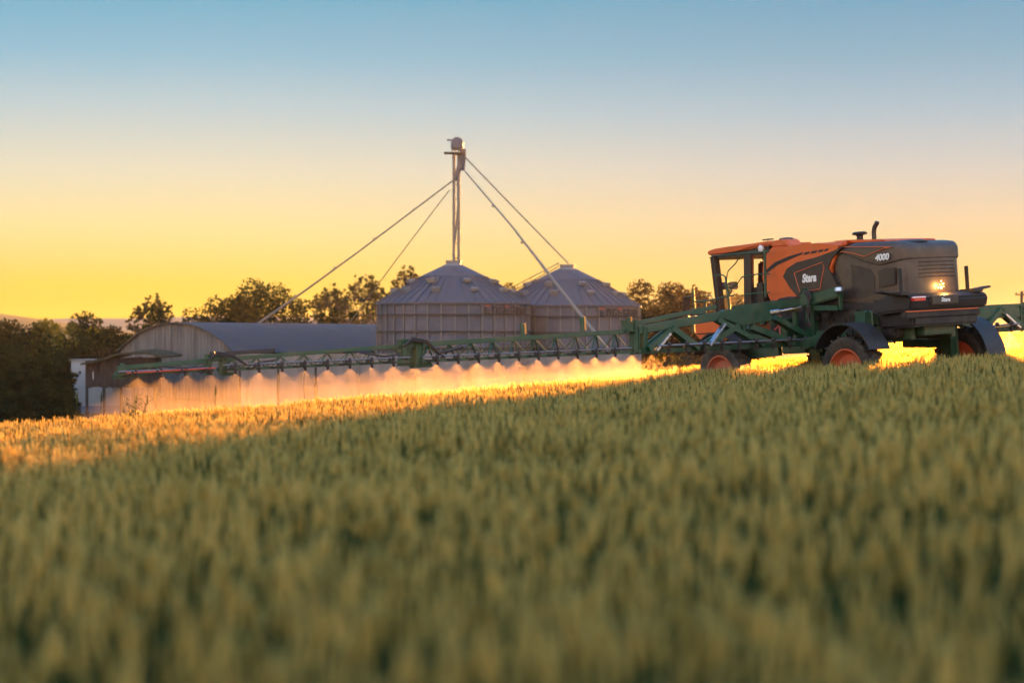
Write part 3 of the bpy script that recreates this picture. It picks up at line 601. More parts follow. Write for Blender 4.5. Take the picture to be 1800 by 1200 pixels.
# ------------------------------------------------------------------ silos, elevator, spouts, warehouse, shed
FLOOR = -2.8
GLY = {  # letters of the silo sign as bars on a 4 x 7 grid (x0, y0, x1, y1, red)
 'E': [(0,0,1,5.6,0),(1,0,4,1.2,0),(1,2.4,3.6,3.5,0),(0,6,4,7,1)],
 'N': [(0,0,1.1,6,0),(1.1,5,4,6,0),(3,0,4,5,0)],
 'G': [(0,0,1.1,6,0),(1.1,5,4,6,0),(1.1,0,4,1.1,0),(2.9,1.1,4,2.9,0),(2,2.2,2.9,3.0,0)],
 'R': [(0,0,1.1,6,0),(1.1,5,4,6,0),(3,2.4,4,5,0),(1.1,2.2,3,3.2,0),(2.6,0,3.7,2.2,0)],
 'A': [(0,0,1.1,5,0),(.6,5,3.4,6,0),(2.9,0,4,5,0),(1.1,1.8,2.9,2.8,0)]}
def silo(px, Y, r, label, eave_py, top_py, sign_a0):
    c = Gp(px, Y); o = empty('grain_silo', (c.x, c.y, FLOOR), label, 'silo', 'corrugated steel grain silos')
    ze = CZ+(600-eave_py)/F*Y-FLOOR; zt = CZ+(600-top_py)/F*Y-FLOOR
    b = B(); prof = []; n = int(ze/.105)
    for i in range(n*2+1): prof.append((r-(.022 if i % 2 else 0), ze*i/(2*n)))
    b.lathe(prof, n=108)
    for k in range(36):
        a = 2*math.pi*(k+.3)/36; d = Vector((math.cos(a), math.sin(a), 0)); b.box(d*(r+.045)+Vector((0, 0, ze/2-.02)), (.09, .075, ze-.06), Matrix.Rotation(a, 3, 'Z'))
    wl_ = b.build('wall', 'galv', o); wl_.data.materials.append(M['galvstiff'])
    for p_ in wl_.data.polygons:
        if math.hypot(p_.center.x, p_.center.y) > r+.012: p_.material_index = 1
    for hh in (.72, 1.72, 2.72, 3.72):
        b = B(); b.lathe([(r+.0, ze-hh-.03), (r+.115, ze-hh-.03), (r+.115, ze-hh+.05), (r+.0, ze-hh+.05)], n=72, close=False); b.build('stiffener_ring', 'galvdark', o)
    b = B(); zc = zt-.42; rc = .95; rbrk = r*.44; zb = ze+.04+(zc-ze)*(r+.12-rbrk)/(r+.12-rc)
    b.lathe([(r+.12, ze-.09), (r+.13, ze-.02), (r+.12, ze+.02), (rbrk, zb), (rbrk-.02, zb+.05), (rc*.75, zc+.08), (.3, zc+.1)], n=72)
    for k in range(48):
        a = 2*math.pi*(k+.5)/48; d = Vector((math.cos(a), math.sin(a), 0)); b.beam(d*(r+.12)+Vector((0, 0, ze+.04)), d*rbrk+Vector((0, 0, zb+.03)), .045, .06)
    b.build('roof', 'galvroof', o)
    b = B(); b.lathe([(.72, zc+.02), (.6, zc+.16), (.46, zc+.18), (.46, zt-.06), (.5, zt-.06), (.5, zt), (.42, zt), (.05, zt+.02)], n=28); b.build('roof_collar', 'galvlight', o)
    for row, (f, n_, ph) in enumerate(((.66, 10, .1), (.36, 8, .42))):
        for k in range(n_):
            a = 2*math.pi*(k+ph)/n_; rad = r*(1-f)+.9*f if row == 0 else r*(1-.28)
            rad = r*.58 if row else r*.78
            zz = ze+(zb-ze)*(r-rad)/(r-rbrk)+.16; d = Vector((math.cos(a), math.sin(a), 0))
            b = B(); rot = Matrix.Rotation(a, 3, 'Z') @ Euler((0, R(12), 0)).to_matrix(); b.box(d*rad+Vector((0, 0, zz)), (.34, .42, .22), rot, .03); b.box(d*(rad+.16)+Vector((0, 0, zz+.02)), (.14, .5, .1), rot, .02); b.build('roof_vent', 'galvlight', o)
    # lettering bent round the wall; facing direction towards the viewer is -Y
    yaw = math.atan2(c.x, c.y)
    for red in (0, 1):
        b = B(); wl = .34; gap = .115; hgt_ = .52; x = 0
        for ch in 'ENGEGRAN':
            for (x0, y0, x1, y1, rd) in GLY[ch]:
                if rd != red: continue
                a0 = sign_a0+(x+x0/4*wl)/r; a1 = sign_a0+(x+x1/4*wl)/r; am = (a0+a1)/2
                ang = -math.pi/2+am-yaw
                b.box((math.cos(ang)*(r+.12), math.sin(ang)*(r+.12), ze-.7+(y0+y1)/14*hgt_), (.03, (a1-a0)*r, (y1-y0)/7*hgt_), Matrix.Rotation(ang, 3, 'Z'))
            x += wl+gap
        b.build('sign_lettering', 'signred' if red else 'sign', o)
    return o, c, ze, zt, r
s1 = silo(797, 112, 4.66, 'wide grey steel grain silo directly below the tall elevator pipes', 534, 458, R(23))
s2 = silo(997, 117.3, 4.66, 'wide grey steel grain silo further right, with a ladder up its roof', 538.5, 465, R(25))
# roof ladder on the second silo
o2, c2, ze2, zt2, r2 = s2
b = B(); a = R(182); d = Vector((math.cos(a), math.sin(a), 0)); t_ = Vector((-d.y, d.x, 0))
p0, p1 = d*(r2+.3)+Vector((0, 0, ze2+.2)), d*.6+Vector((0, 0, zt2-.15))
for sgn in (-.25, .25):
    b.beam(p0+t_*sgn, p1+t_*sgn, .05); b.beam(p0+t_*sgn+Vector((0, 0, .3)), p1+t_*sgn+Vector((0, 0, .22)), .045)
for k in range(16): q = p0.lerp(p1, k/15); b.beam(q-t_*.25, q+t_*.25, .03)
for k in range(6): q = p0.lerp(p1, k/5); b.beam(q+t_*.25, q+t_*.25+Vector((0, 0, .3)), .035)
b.build('roof_ladder', 'galvdark', o2)
# elevator
YE = 117.6
base = Gp(802, YE); el_ = empty('grain_elevator', (base.x, base.y, FLOOR), 'tall grain elevator of twin pipes with a round head above the silo', 'grain elevator')
tl_ = lambda px, py, Y=YE: P(px, py, Y)-Vector((base.x, base.y, FLOOR))
for px in (798, 806.5):
    b = B(); top = tl_(px, 272); b.tube([(top.x, 0, 0), top], .1, 12)
    for k in range(10): b.lathe([(.135, -.03), (.135, .03)], (top.x, 0, top.z-.2-k*1.05), 'z', 12)
    b.build('leg_pipe', 'spout', el_)
b = B()
for k in range(8): q0 = tl_(798, 272+k*26); q1 = tl_(806.5, 272+k*26); b.beam(q0, q1, .06)
b.beam(tl_(781, 269.5), tl_(818, 269.5), .9, .07); b.beam(tl_(781, 267.5), tl_(796, 268.5), .05); b.beam(tl_(786, 246), tl_(797, 247), .06, .1)
for px in (795, 800, 806, 812): b.beam(tl_(px, 270), tl_(px, 258), .06)
b.build('platform', 'galvdark', el_)
b = B(); q = tl_(803.5, 252); b.lathe([(.05, -.36), (.34, -.34), (.4, -.2), (.42, .2), (.34, .34), (.05, .36)], q, 'y', 20); b.box(q+Vector((0, 0, -.2)), (.78, .6, .5), bevel=.08); b.box(q+Vector((0, 0, .3)), (.5, .5, .16), bevel=.06); b.build('elevator_head', 'galv', el_)
b = B(); b.tube([tl_(814, 262), tl_(811, 285), tl_(804, 305), tl_(800, 318)], .14, 10, [.2, .2, .16, .1]); b.tube([tl_(816, 268), tl_(814, 300)], .12, 10); b.tube([tl_(804, 308), tl_(805, 360), tl_(800, 425)], .05, 8); b.build('head_chute', 'galv', el_)
def spout(pts, r, label):
    ps = [P(*p) for p in pts]; o = B(); b0 = ps[-1]
    r_ = r if isinstance(r, list) else [r]*len(ps)
    o.tube([p-b0 for p in ps], 0, 10, r_)
    for k in range(1, 5):
        q = (ps[0]-b0).lerp(ps[-1]-b0, k/5); d = (ps[0]-ps[-1]).normalized(); o.tube([q-d*.06, q+d*.06], r_[0]*1.25, 10)
    ob = o.build('grain_spout', 'spout'); ob.location = b0; tag(ob, label, 'spout', 'spout pipes sloping from the elevator')
spout([(798, 316, YE-.1), (628, 444, 119), (540, 508, 119.8), (452, 570, 120.6)], [.05, .055, .07, .085], 'long sloping pipe from the elevator down to the arched warehouse roof')
spout([(790, 334, YE), (700, 452, 130), (612, 571, 143)], [.03, .032, .04], 'thinnest faint sloping pipe passing in front of the airy trees')
spout([(818, 277, YE), (908, 370, 117.5), (999, 463, 117.3)], .045, 'sloping pipe from the elevator to the roof collar of a silo')
spout([(818, 302, YE-.3), (900, 398, 112), (962, 478, 107), (1062, 606, 102), (1092, 646, 100)], [.05, .06, .085, .1, .1], 'sloping pipe crossing in front of the silo with the roof ladder')
# warehouse with arched roof
ax = Vector((.63, .776, 0)).normalized(); wv = Vector((ax.y, -ax.x, 0)); G0 = Vector(((310-900)/F*115, 115, FLOOR))
wh = empty('warehouse', G0, 'long grey warehouse with a rounded arched roof and streaked metal gable', 'warehouse')
hw_ = 5.6; zs = CZ+(600-621)/F*111.5-FLOOR; zp = CZ+(600-568)/F*115-FLOOR; rise = zp-zs; Rr = (hw_**2+rise**2)/(2*rise)
def arch(n=28, ov=0.0, dz=0.0):
    th = math.asin(hw_/Rr); return [((Rr+ov)*math.sin(a), zp-Rr+(Rr+ov)*math.cos(a)+dz) for a in np.linspace(-th, th, n)]
pts = arch(); b = B(); poly = [(-hw_, 0)]+pts+[(hw_, 0)]
v = [wv*x+Vector((0, 0, z)) for x, z in poly]; v2 = [p+ax*.12 for p in v]; n = len(v)
b.hull(v+v2, [tuple(range(n)), tuple(range(2*n-1, n-1, -1))]+[(i, (i+1) % n, n+(i+1) % n, n+i) for i in range(n)])
for k in range(36):
    x = -hw_+.15+k*(2*hw_-.3)/35; zt_ = zp-Rr+math.sqrt(max(0, Rr*Rr-x*x))-.04
    b.beam(wv*x-ax*.02+Vector((0, 0, .8)), wv*x-ax*.02+Vector((0, 0, zt_)), .05, .05)
b.build('gable_wall', 'gable', wh, smooth=0)
b = B(); oa = arch(28, .07); ia = arch(28, -.0, .0); L_ = 34
rows = [(-.25), L_]; vv = []; ff = []
for t_ in rows:
    for x, z in oa: vv.append(wv*x+ax*t_+Vector((0, 0, z)))
    for x, z in ia: vv.append(wv*x+ax*t_+Vector((0, 0, z+.004)))
n = len(oa)
for i in range(n-1):
    ff += [(i, i+1, 2*n+i+1, 2*n+i), (n+i+1, n+i, 3*n+i, 3*n+i+1), (i+1, i, n+i, n+i+1), (2*n+i, 2*n+i+1, 3*n+i+1, 3*n+i)]
ff += [(0, n, 3*n, 2*n)[::-1], (n-1, 2*n-1, 4*n-1, 3*n-1)]
b.hull(vv, ff); b.build('roof', 'arch_roof', wh)
b = B()
for sg in (1, -1):
    p0 = wv*(hw_-.1)*sg; b.hull([p0+ax*.12, p0+ax*L_, p0+ax*L_+Vector((0, 0, zs)), p0+ax*.12+Vector((0, 0, zs))]+[p-wv*sg*.15 for p in (p0+ax*.12, p0+ax*L_, p0+ax*L_+Vector((0, 0, zs)), p0+ax*.12+Vector((0, 0, zs)))], [(0, 1, 2, 3), (7, 6, 5, 4), (0, 4, 5, 1), (1, 5, 6, 2), (2, 6, 7, 3), (3, 7, 4, 0)])
b.build('side_wall', 'plaster', wh, smooth=0)
for k in range(6):
    b = B(); p = wv*(hw_-.02)+ax*(1.5+k*3.4); b.beam(p, p+Vector((0, 0, zs-.1)), .16, .16); b.build('downpipe', 'conc', wh)
# low pale wall with posts in front of the silos
ly0, ly1 = 96, 98
lw = empty('boundary_wall', (P(420, 600, ly0).x, ly0, FLOOR), 'long low pale wall seen through the spray in front of the silos', 'wall')
b = B(); xa, xb = 0, P(1125, 600, ly1).x-P(420, 600, ly0).x; hz = CZ-.046*96/3.2/10*2.2-FLOOR-.35
b.box(((xa+xb)/2, 1, hz/2), (xb-xa, .18, hz)); b.build('wall', 'plaster', lw)
for k in range(8):
    b = B(); x = xa+.3+k*(xb-xa-.6)/7; b.beam((x, .84, 0), (x, .84, hz+.06), .14, .14); b.build('post', 'conc', lw)
for k, (px, top, lab) in enumerate(((421, 650, 'thin wooden pole standing below the boom near the warehouse corner'), (489, 648, 'thin wooden pole below the boom in front of the warehouse side wall'), (555, 646, 'thin wooden pole below the boom, closest to the left silo'))):
    p = Gp(px, 92); b = B(); b.tube([(0, 0, 0), (0, 0, P(px, top, 92).z-p.z)], .06, 8); o = b.build('pole', 'wood'); o.location = p; tag(o, lab, 'pole', 'thin poles below the boom')
# wooden shed
YS = 106
sh = empty('wooden_shed', (P(150, 600, YS).x, YS, FLOOR), 'dark weathered board shed with a mossy roof leaning against the warehouse', 'shed')
sx0 = P(150, 600, YS).x; X2 = lambda px: P(px, 600, YS).x-sx0; Zs = lambda py: CZ+(600-py)/F*YS-FLOOR
b = B(); n = 40
for k in range(n):
    x = X2(150)+(X2(284)-X2(150))*(k+.5)/n; zb_ = Zs(681+random.uniform(-1.5, 1.5)); zt_ = Zs(634-10*k/n if k < 30 else 628); b.box((x, random.uniform(-.015, .015), (zb_+zt_)/2), ((X2(284)-X2(150))/n*.94, .05, zt_-zb_))
b.box((X2(152), 3.2, (Zs(681)+Zs(634))/2), (.06, 6.4, Zs(634)-Zs(681)))
b.build('board_wall', 'wood', sh, smooth=0)
b = B(); v = []
for (y_, dz) in ((-.5, 0), (6.2, .0)):
    for px, py in ((145, 633), (165, 629), (185, 624), (205, 616.5), (235, 613.5), (262, 617), (287, 624)): v.append((X2(px), y_, Zs(py if y_ > 0 else py+(5 if px < 260 else 2))))
nv = 7; v += [(a, c, z-.12) for a, c, z in v]
b.hull(v, [(i, i+1, 7+i+1, 7+i) for i in range(6)]+[(14+i+1, 14+i, 21+i, 21+i+1) for i in range(6)]+[(i+1, i, 14+i, 14+i+1) for i in range(6)]+[(7+i, 8+i, 22+i, 21+i) for i in range(6)]+[(0, 7, 21, 14), (13, 6, 20, 27)]); b.build('roof', 'shedroof', sh)
for px in (152, 182, 212, 272):
    b = B(); x = X2(px); b.beam((x, .12, 0), (x, .12, Zs(678)), .14, .14); b.build('post', 'wood', sh)
b = B(); b.box((X2(164), -.05, Zs(660)), (.06, .02, .45)); b.build('window_slit', 'whitewall', sh)
# white metal store behind it
st = empty('white_store', (P(125, 600, 112.5).x, 112.5, FLOOR), 'white sheet-metal store with a blue base behind the board shed', 'store')
x1 = P(216, 600, 112.5).x-P(125, 600, 112.5).x; z1_ = CZ+(600-633)/F*112.5-FLOOR
b = B(); b.box((x1/2, 1.2, z1_/2+.24), (x1, 2.4, z1_-.48)); 
for k in range(22): b.box((x1*(k+.5)/22, -.01, z1_/2+.3), (.05, .03, z1_-.8))
b.build('wall', 'whitewall', st, smooth=0)
b = B(); b.box((x1/2, 1.2, .22), (x1+.04, 2.44, .46)); b.build('blue_base', 'bluepaint', st)
b = B(); b.box((x1/2, 1.2, z1_+.03), (x1+.2, 2.6, .07)); b.build('roof', 'galvlight', st)
b = B(); b.lathe([(.09, -.02), (.09, .02)], (.55, -.03, z1_-.75), 'y', 12); b.build('vent_hole', 'dark', st)
# utility pole far right
up_ = Gp(1796, 140); b = B(); h = P(1796, 512, 140).z-up_.z; b.tube([(0, 0, 0), (0, 0, h)], .11, 8); b.box((0, 0, h-.25), (1.0, .1, .1)); 
for x in (-.42, .42): b.lathe([(.05, 0), (.06, .08), (.03, .14)], (x, 0, h-.2), 'z', 8)
o = b.build('utility_pole', 'wood'); o.location = up_; tag(o, 'distant utility pole with a short crossarm at the field horizon', 'pole')

# ------------------------------------------------------------------ trees and bushes
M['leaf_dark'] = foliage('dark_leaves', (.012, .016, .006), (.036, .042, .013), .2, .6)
M['leaf_mid'] = foliage('olive_leaves', (.03, .034, .012), (.09, .08, .022), .4, .7)
M['leaf_brown'] = foliage('bronze_leaves', (.03, .02, .009), (.075, .045, .017), .45, .7)
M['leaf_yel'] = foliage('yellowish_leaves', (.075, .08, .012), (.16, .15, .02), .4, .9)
def tree(name, px, Y, top_py, crown_w_px, kind, leaf, label, group=None, crown_lo=.3, n=5000, cat='tree', base_px=None, lsz=1.0, seed=None):
    rg = np.random.default_rng(seed if seed is not None else abs(int(px*13+Y))); g = Gp(px if base_px is None else base_px, Y)
    H = CZ+(600-top_py)/F*Y-g.z; Wd = crown_w_px/F*Y; root = empty(name, g, label, cat, group)
    b = B(); tips = []
    r0 = max(.05, H*.022)
    def limb(p, d, L, r, lev, mx):
        k = 4; pts = [p]; rs = [r]; dd = d.copy()
        for i in range(k):
            dd = (dd+Vector(rg.normal(0, .13, 3))+Vector((0, 0, .05))).normalized(); pts.append(pts[-1]+dd*L/k); rs.append(r*(1-.5*(i+1)/k))
        b.tube(pts, 0, 5 if lev else 7, rs)
        if lev >= mx: tips.append(pts[-1]); tips.append(pts[-2]); return
        for c in range(rg.integers(2, 4) if lev else rg.integers(4, 7)):
            a = rg.uniform(0, 2*math.pi); sp_ = rg.uniform(.45, .95); side = Vector((math.cos(a), math.sin(a), 0)); nd = (dd*(1-sp_*.6)+side*sp_*Wd/max(H, 1)*1.25+Vector((0, 0, .12))).normalized()
            st_ = pts[rg.integers(2, k+1)] if lev else pts[rg.integers(k-1, k+1)]
            limb(st_, nd, L*rg.uniform(.55, .8), rs[-1]*.8, lev+1, mx)
    th = H*(.28 if kind == 'dense' else .38)
    limb(Vector((0, 0, -.2)), Vector((0, 0, 1)), th, r0, 0, 3)
    b.build('trunk', 'bark', root)
    T = np.array([tuple(t) for t in tips])
    # fit limb tips into the crown outline
    cz0 = H*crown_lo; u = rg.normal(size=(len(T), 3)); u /= np.linalg.norm(u, axis=1)[:, None]
    if kind == 'dense':
        m_ = 130; u = rg.normal(size=(m_, 3)); u /= np.linalg.norm(u, axis=1)[:, None]; rad = rg.uniform(.3, .9, m_)[:, None]
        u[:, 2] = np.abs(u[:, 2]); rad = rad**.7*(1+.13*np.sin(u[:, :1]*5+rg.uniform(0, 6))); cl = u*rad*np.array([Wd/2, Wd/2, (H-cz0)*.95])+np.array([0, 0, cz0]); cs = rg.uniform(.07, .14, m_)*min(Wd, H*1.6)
    else:
        m_ = 300; a = rg.uniform(0, 2*np.pi, m_); rr_ = np.sqrt(rg.uniform(.0, 1, m_))*.5; lobes = 1+.16*np.sin(3*a+rg.uniform(0, 6))+.1*np.sin(5*a+rg.uniform(0, 6)); rr_ *= lobes
        zz = H*(.97-.36*(rr_/.5)**2-.05*np.sin(4*a+9*rr_)-np.where(rg.uniform(0, 1, m_) < .84, rg.uniform(0, .06, m_), rg.uniform(.07, .42, m_)))
        cl = np.stack([np.cos(a)*rr_*Wd, np.sin(a)*rr_*Wd, zz], -1); cs = rg.uniform(.012, .034, m_)*min(Wd, H)
        bb = B(); nodes = []
        for q_ in range(7):
            aa = 6.283*(q_+rg.uniform(0, .6))/7; ro = rg.uniform(.14, .36); tgt = Vector((math.cos(aa)*ro*Wd, math.sin(aa)*ro*Wd, H*(.9-.35*(ro/.5)**2-.1))); s_ = Vector((0, 0, th*rg.uniform(.55, 1.0)))
            mid = s_.lerp(tgt, .5)+Vector((tgt.x*.16, tgt.y*.16, -.03*H)); bb.tube([s_, s_.lerp(mid, .5)+Vector(rg.normal(0, .015*H, 3)), mid, mid.lerp(tgt, .5)+Vector(rg.normal(0, .015*H, 3)), tgt], 0, 6, [r0*.6, r0*.5, r0*.38, r0*.26, r0*.14])
            nodes += [s_.lerp(mid, .6), mid, mid.lerp(tgt, .5), tgt]
        for c in cl:
            e = Vector(c); s_ = min(nodes, key=lambda k_: (k_-e).length+max(0, k_.z-e.z)*1.5); bb.tube([s_, s_.lerp(e, .55)+Vector(rg.normal(0, .012*H, 3)), e], 0, 4, [r0*.2, r0*.14, r0*.07])
        bb.build('limb', 'bark', root)
    wgt = cs**2/np.sum(cs**2); idx = rg.choice(len(cl), n, p=wgt); q = rg.normal(size=(n, 3)); q /= np.linalg.norm(q, axis=1)[:, None]; q *= rg.uniform(.25, 1, n)[:, None]**.6
    p = cl[idx]+q*cs[idx][:, None]*np.array([1.2, 1.2, .6 if kind != 'dense' else .8]); p[:, 2] = np.maximum(p[:, 2]*(H/np.percentile(p[:, 2], 99.6)), .15)
    leafq(p, rg, .0055*Y/3.2*.34*lsz*1.5, leaf, root)
    return root
def leafq(p, rg, size, leaf, root, name='crown'):
    n = len(p); a = rg.normal(size=(n, 3)); a /= np.linalg.norm(a, axis=1)[:, None]; c = rg.normal(size=(n, 3)); c -= a*np.sum(a*c, 1)[:, None]; c /= np.linalg.norm(c, axis=1)[:, None]
    s_ = (size*rg.uniform(.6, 1.4, n))[:, None]; v = np.stack([p-a*s_, p-c*s_*.55, p+a*s_, p+c*s_*.55], 1).reshape(-1, 3); f = np.arange(4*n).reshape(n, 4)
    return mesh_np(name, v, f, leaf, root)
TR = 'trees behind the farm buildings'
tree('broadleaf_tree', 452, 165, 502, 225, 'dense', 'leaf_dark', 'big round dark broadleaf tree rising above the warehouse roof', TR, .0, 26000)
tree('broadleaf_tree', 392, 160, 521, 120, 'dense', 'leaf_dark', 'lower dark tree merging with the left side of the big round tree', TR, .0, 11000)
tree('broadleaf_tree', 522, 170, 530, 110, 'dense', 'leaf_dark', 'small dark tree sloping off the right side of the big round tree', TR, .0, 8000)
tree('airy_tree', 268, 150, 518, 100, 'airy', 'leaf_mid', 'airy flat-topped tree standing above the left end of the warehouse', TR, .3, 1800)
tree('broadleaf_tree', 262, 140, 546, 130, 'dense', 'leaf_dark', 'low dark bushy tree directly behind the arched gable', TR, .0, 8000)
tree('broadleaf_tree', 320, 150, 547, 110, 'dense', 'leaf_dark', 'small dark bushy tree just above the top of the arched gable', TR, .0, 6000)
tree('airy_tree', 580, 180, 500, 92, 'airy', 'leaf_mid', 'airy tree with see-through crown beside the big round dark tree', TR, .3, 1800)
tree('airy_tree', 640, 185, 485, 112, 'airy', 'leaf_mid', 'airy spreading tree with thin umbrella crown crossed by the faint pipe', TR, .3, 2000)
tree('airy_tree', 714, 190, 468, 74, 'airy', 'leaf_mid', 'tallest airy tree, its crown peeping over the left silo roof edge', TR, .3, 1400)
tree('airy_tree', 668, 178, 510, 66, 'airy', 'leaf_mid', 'smaller airy tree close against the wall of the left silo', TR, .2, 1500)
for i, (px, w, t, lab) in enumerate(((575, 60, 549, 'low dark bush under the first airy tree'), (620, 70, 551, 'low dark bush between two airy trees above the warehouse roof'), (662, 60, 545, 'dark bush touching the left edge of the left silo'))):
    tree('bush', px, 158, t, w, 'dense', 'leaf_dark', lab, 'bushes above the warehouse roof', .0, 9000, 'bush')
tree('airy_tree', 895, 200, 499, 70, 'airy', 'leaf_brown', 'treetop just visible in the notch between the two silos', TR, .3, 1800)
for px, Y, t, w, k, lf, lab in ((1112, 150, 502, 170, 'dense', 'leaf_brown', 'bronze backlit tree at the right edge of the second silo'), (1160, 160, 505, 150, 'dense', 'leaf_brown', 'dense bronze tree left of the cab, above the boom hinge'), (1212, 165, 502, 110, 'airy', 'leaf_brown', 'thin backlit tree with glowing gaps behind the front guard'), (1245, 160, 516, 60, 'airy', 'leaf_brown', 'thin backlit tree right beside the cab front pillar'), (1190, 150, 522, 190, 'dense', 'leaf_brown', 'low bronze tree above the thick inner boom'), (1288, 170, 513, 90, 'airy', 'leaf_brown', 'small backlit tree seen through the cab window')):
    tree('backlit_tree' , px, Y, t, w, k, lf, lab, 'backlit trees beyond the boom', .05, 26000 if k == 'dense' else 2300)
for px, t, w in ((1120, 540, 110), (1180, 542, 130), (1240, 545, 110), (1300, 548, 110)):
    tree('bush', px, 140, t, w, 'dense', 'leaf_brown', {1120: 'dark bush by the foot of the second silo', 1180: 'dark bush below the bronze trees', 1240: 'dark bush behind the orange sprayer nose', 1300: 'dark bush below the cab floor'}[px], 'bushes behind the sprayer boom', .0, 9000, 'bush')
# wooded slope on the left, each tree its own
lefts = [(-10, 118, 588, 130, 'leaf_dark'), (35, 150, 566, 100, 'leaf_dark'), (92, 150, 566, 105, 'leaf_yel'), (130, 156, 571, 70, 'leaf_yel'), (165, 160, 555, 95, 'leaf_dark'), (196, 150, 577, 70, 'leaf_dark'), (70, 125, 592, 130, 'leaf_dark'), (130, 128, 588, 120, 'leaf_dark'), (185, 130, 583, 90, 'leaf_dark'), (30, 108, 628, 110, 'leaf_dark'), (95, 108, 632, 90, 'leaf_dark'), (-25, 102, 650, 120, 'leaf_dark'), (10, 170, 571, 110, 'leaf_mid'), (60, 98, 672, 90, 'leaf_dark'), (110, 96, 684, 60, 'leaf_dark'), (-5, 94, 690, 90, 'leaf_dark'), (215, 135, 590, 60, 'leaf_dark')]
LL = ['wide dark tree cut by the left edge below the green slope', 'dark tree under the sunlit green slope', 'yellowish-green treetop catching light among the dark trees', 'second yellowish-green treetop, nearer to the warehouse', 'rounded dark treetop standing out against the far hills', 'small round dark tree against the far hills, nearest the warehouse', 'dark tree below the yellowish treetops', 'dark bushy tree above the white store', 'broad dark tree just behind the mossy shed roof', 'lower dark tree near the left edge, halfway down the wooded slope', 'lower dark tree left of the white store', 'dark bushy tree cut by the left edge, halfway down', 'olive tree at the top of the woods under the green slope', 'lowest dark bush left of the white store', 'dark bush against the white store wall', 'lowest dark bush at the left edge behind the wheat', 'dark bush tucked between woods and arched gable']
for (px, Y, t, w, lf), lab in zip(lefts, LL):
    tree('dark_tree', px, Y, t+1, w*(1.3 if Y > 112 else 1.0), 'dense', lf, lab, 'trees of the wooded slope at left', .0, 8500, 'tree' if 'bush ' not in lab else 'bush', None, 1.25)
# weeds on the shed roof
for i, (px, py, lab) in enumerate(((192, 621, 'dry weed tuft on the shed roof close to the gable'), (176, 625, 'dry weed tuft on the lower left part of the shed roof'))):
    p = P(px, py+2, 107); o = empty('weed', p, lab, 'weed', 'weeds on the shed roof'); rg = np.random.default_rng(i); q = rg.normal(size=(260, 3))*np.array([.35, .3, .16])+np.array([0, 0, .1]); leafq(q, rg, .05, 'leaf_yel' if i > 4 else 'leaf_brown', o, 'leaves')
    b = B()
    for k in range(8): b.tube([(0, 0, -.1), (rg.normal(0, .2), rg.normal(0, .2), .35)], .012, 4)
    b.build('stem', 'bark', o)

# ------------------------------------------------------------------ wheat crop (uncountable: one object)
HEAD1, HEAD2 = (.28, .30, .115), (.64, .62, .26)
M['wheat_head'] = foliage('wheat_heads', HEAD1, HEAD2, .68, objrand=True, tcol=(.97, .62, .15), fwd=.12)
M['wheat_leaf'] = foliage('wheat_leaves', (.022, .052, .022), (.06, .10, .04), .4, objrand=True, tcol=(.22, .2, .03))
protos = bpy.data.collections.new('wheat_source')
def stalk(rg, ox=0., oy=0., hi=True):
    hm_ = 1 if rg.uniform() < .2 else 0   # some ears are still green
    V, Fq, mi = [], [], []
    H = rg.uniform(.9, 1.02); lean = rg.normal(0, .05, 2); 
    def at(t): return np.array([ox+lean[0]*t*t, oy+lean[1]*t*t, H*t])
    def strip(pts, ws, nrm, m):
        b0 = len(V)
        for p, w in zip(pts, ws): V.append(p-nrm*w); V.append(p+nrm*w)
        for i in range(len(pts)-1): Fq.append((b0+2*i, b0+2*i+1, b0+2*i+3, b0+2*i+2)); mi.append(m)
    for k in range(2 if hi else 1):
        a = rg.uniform(0, np.pi)+k*np.pi/2; strip([at(t) for t in (0.25, .6, .95)], [.0022]*3, np.array([np.cos(a), np.sin(a), 0]), 1)
    for k in range(4 if hi else 3):   # leaves
        t0 = rg.uniform(.35, .86); a = rg.uniform(0, 2*np.pi); d = np.array([np.cos(a), np.sin(a), 0]); L = rg.uniform(.14, .26); nr = np.array([-d[1], d[0], 0]); p = at(t0)
        pts = [p+d*L*s*(.35+.65*s)+np.array([0, 0, L*(.95*s-1.0*s*s*rg.uniform(.3, 1))]) for s in (0, .33, .66, 1)]
        strip(pts, [.004, .0065, .005, .0005], nr, 1)
    # head
    hd = np.array([lean[0]*1.6+rg.normal(0, .07), lean[1]*1.6+rg.normal(0, .07), 1.0]); hd /= np.linalg.norm(hd); p0 = at(.95); L = rg.uniform(.07, .095)
    u = np.cross(hd, [1, .3, 0]); u /= np.linalg.norm(u); w = np.cross(hd, u)
    prof = [(0, .003), (.1, .007), (.3, .009), (.6, .0085), (.85, .006), (1, .002)] if hi else [(0, .004), (.35, .0088), (1, .002)]
    ns = 6 if hi else 4; b0 = len(V)
    for j, (t, r) in enumerate(prof):
        for k in range(ns):
            a = 2*np.pi*k/ns+j*.5; rr_ = r*(1.15 if (k+j) % 2 else .85); V.append(p0+hd*L*t+u*np.cos(a)*rr_+w*np.sin(a)*rr_*.8)
    for j in range(len(prof)-1):
        for k in range(ns): Fq.append((b0+j*ns+k, b0+j*ns+(k+1) % ns, b0+(j+1)*ns+(k+1) % ns, b0+(j+1)*ns+k)); mi.append(hm_)
    for k in range(14 if hi else 7):   # awns
        a = 2*np.pi*k/(14 if hi else 7)+rg.uniform(0, .5); d = hd*.95+(u*np.cos(a)+w*np.sin(a))*rg.uniform(.2, .4); t = rg.uniform(.3, 1); q = p0+hd*L*t; e = q+d*rg.uniform(.04, .065)
        strip([q, (q+e)/2, e], [.0011 if hi else .0022, .0009 if hi else .0018, .0003], np.cross(d, hd)/max(1e-6, np.linalg.norm(np.cross(d, hd))), hm_)
    return V, Fq, mi
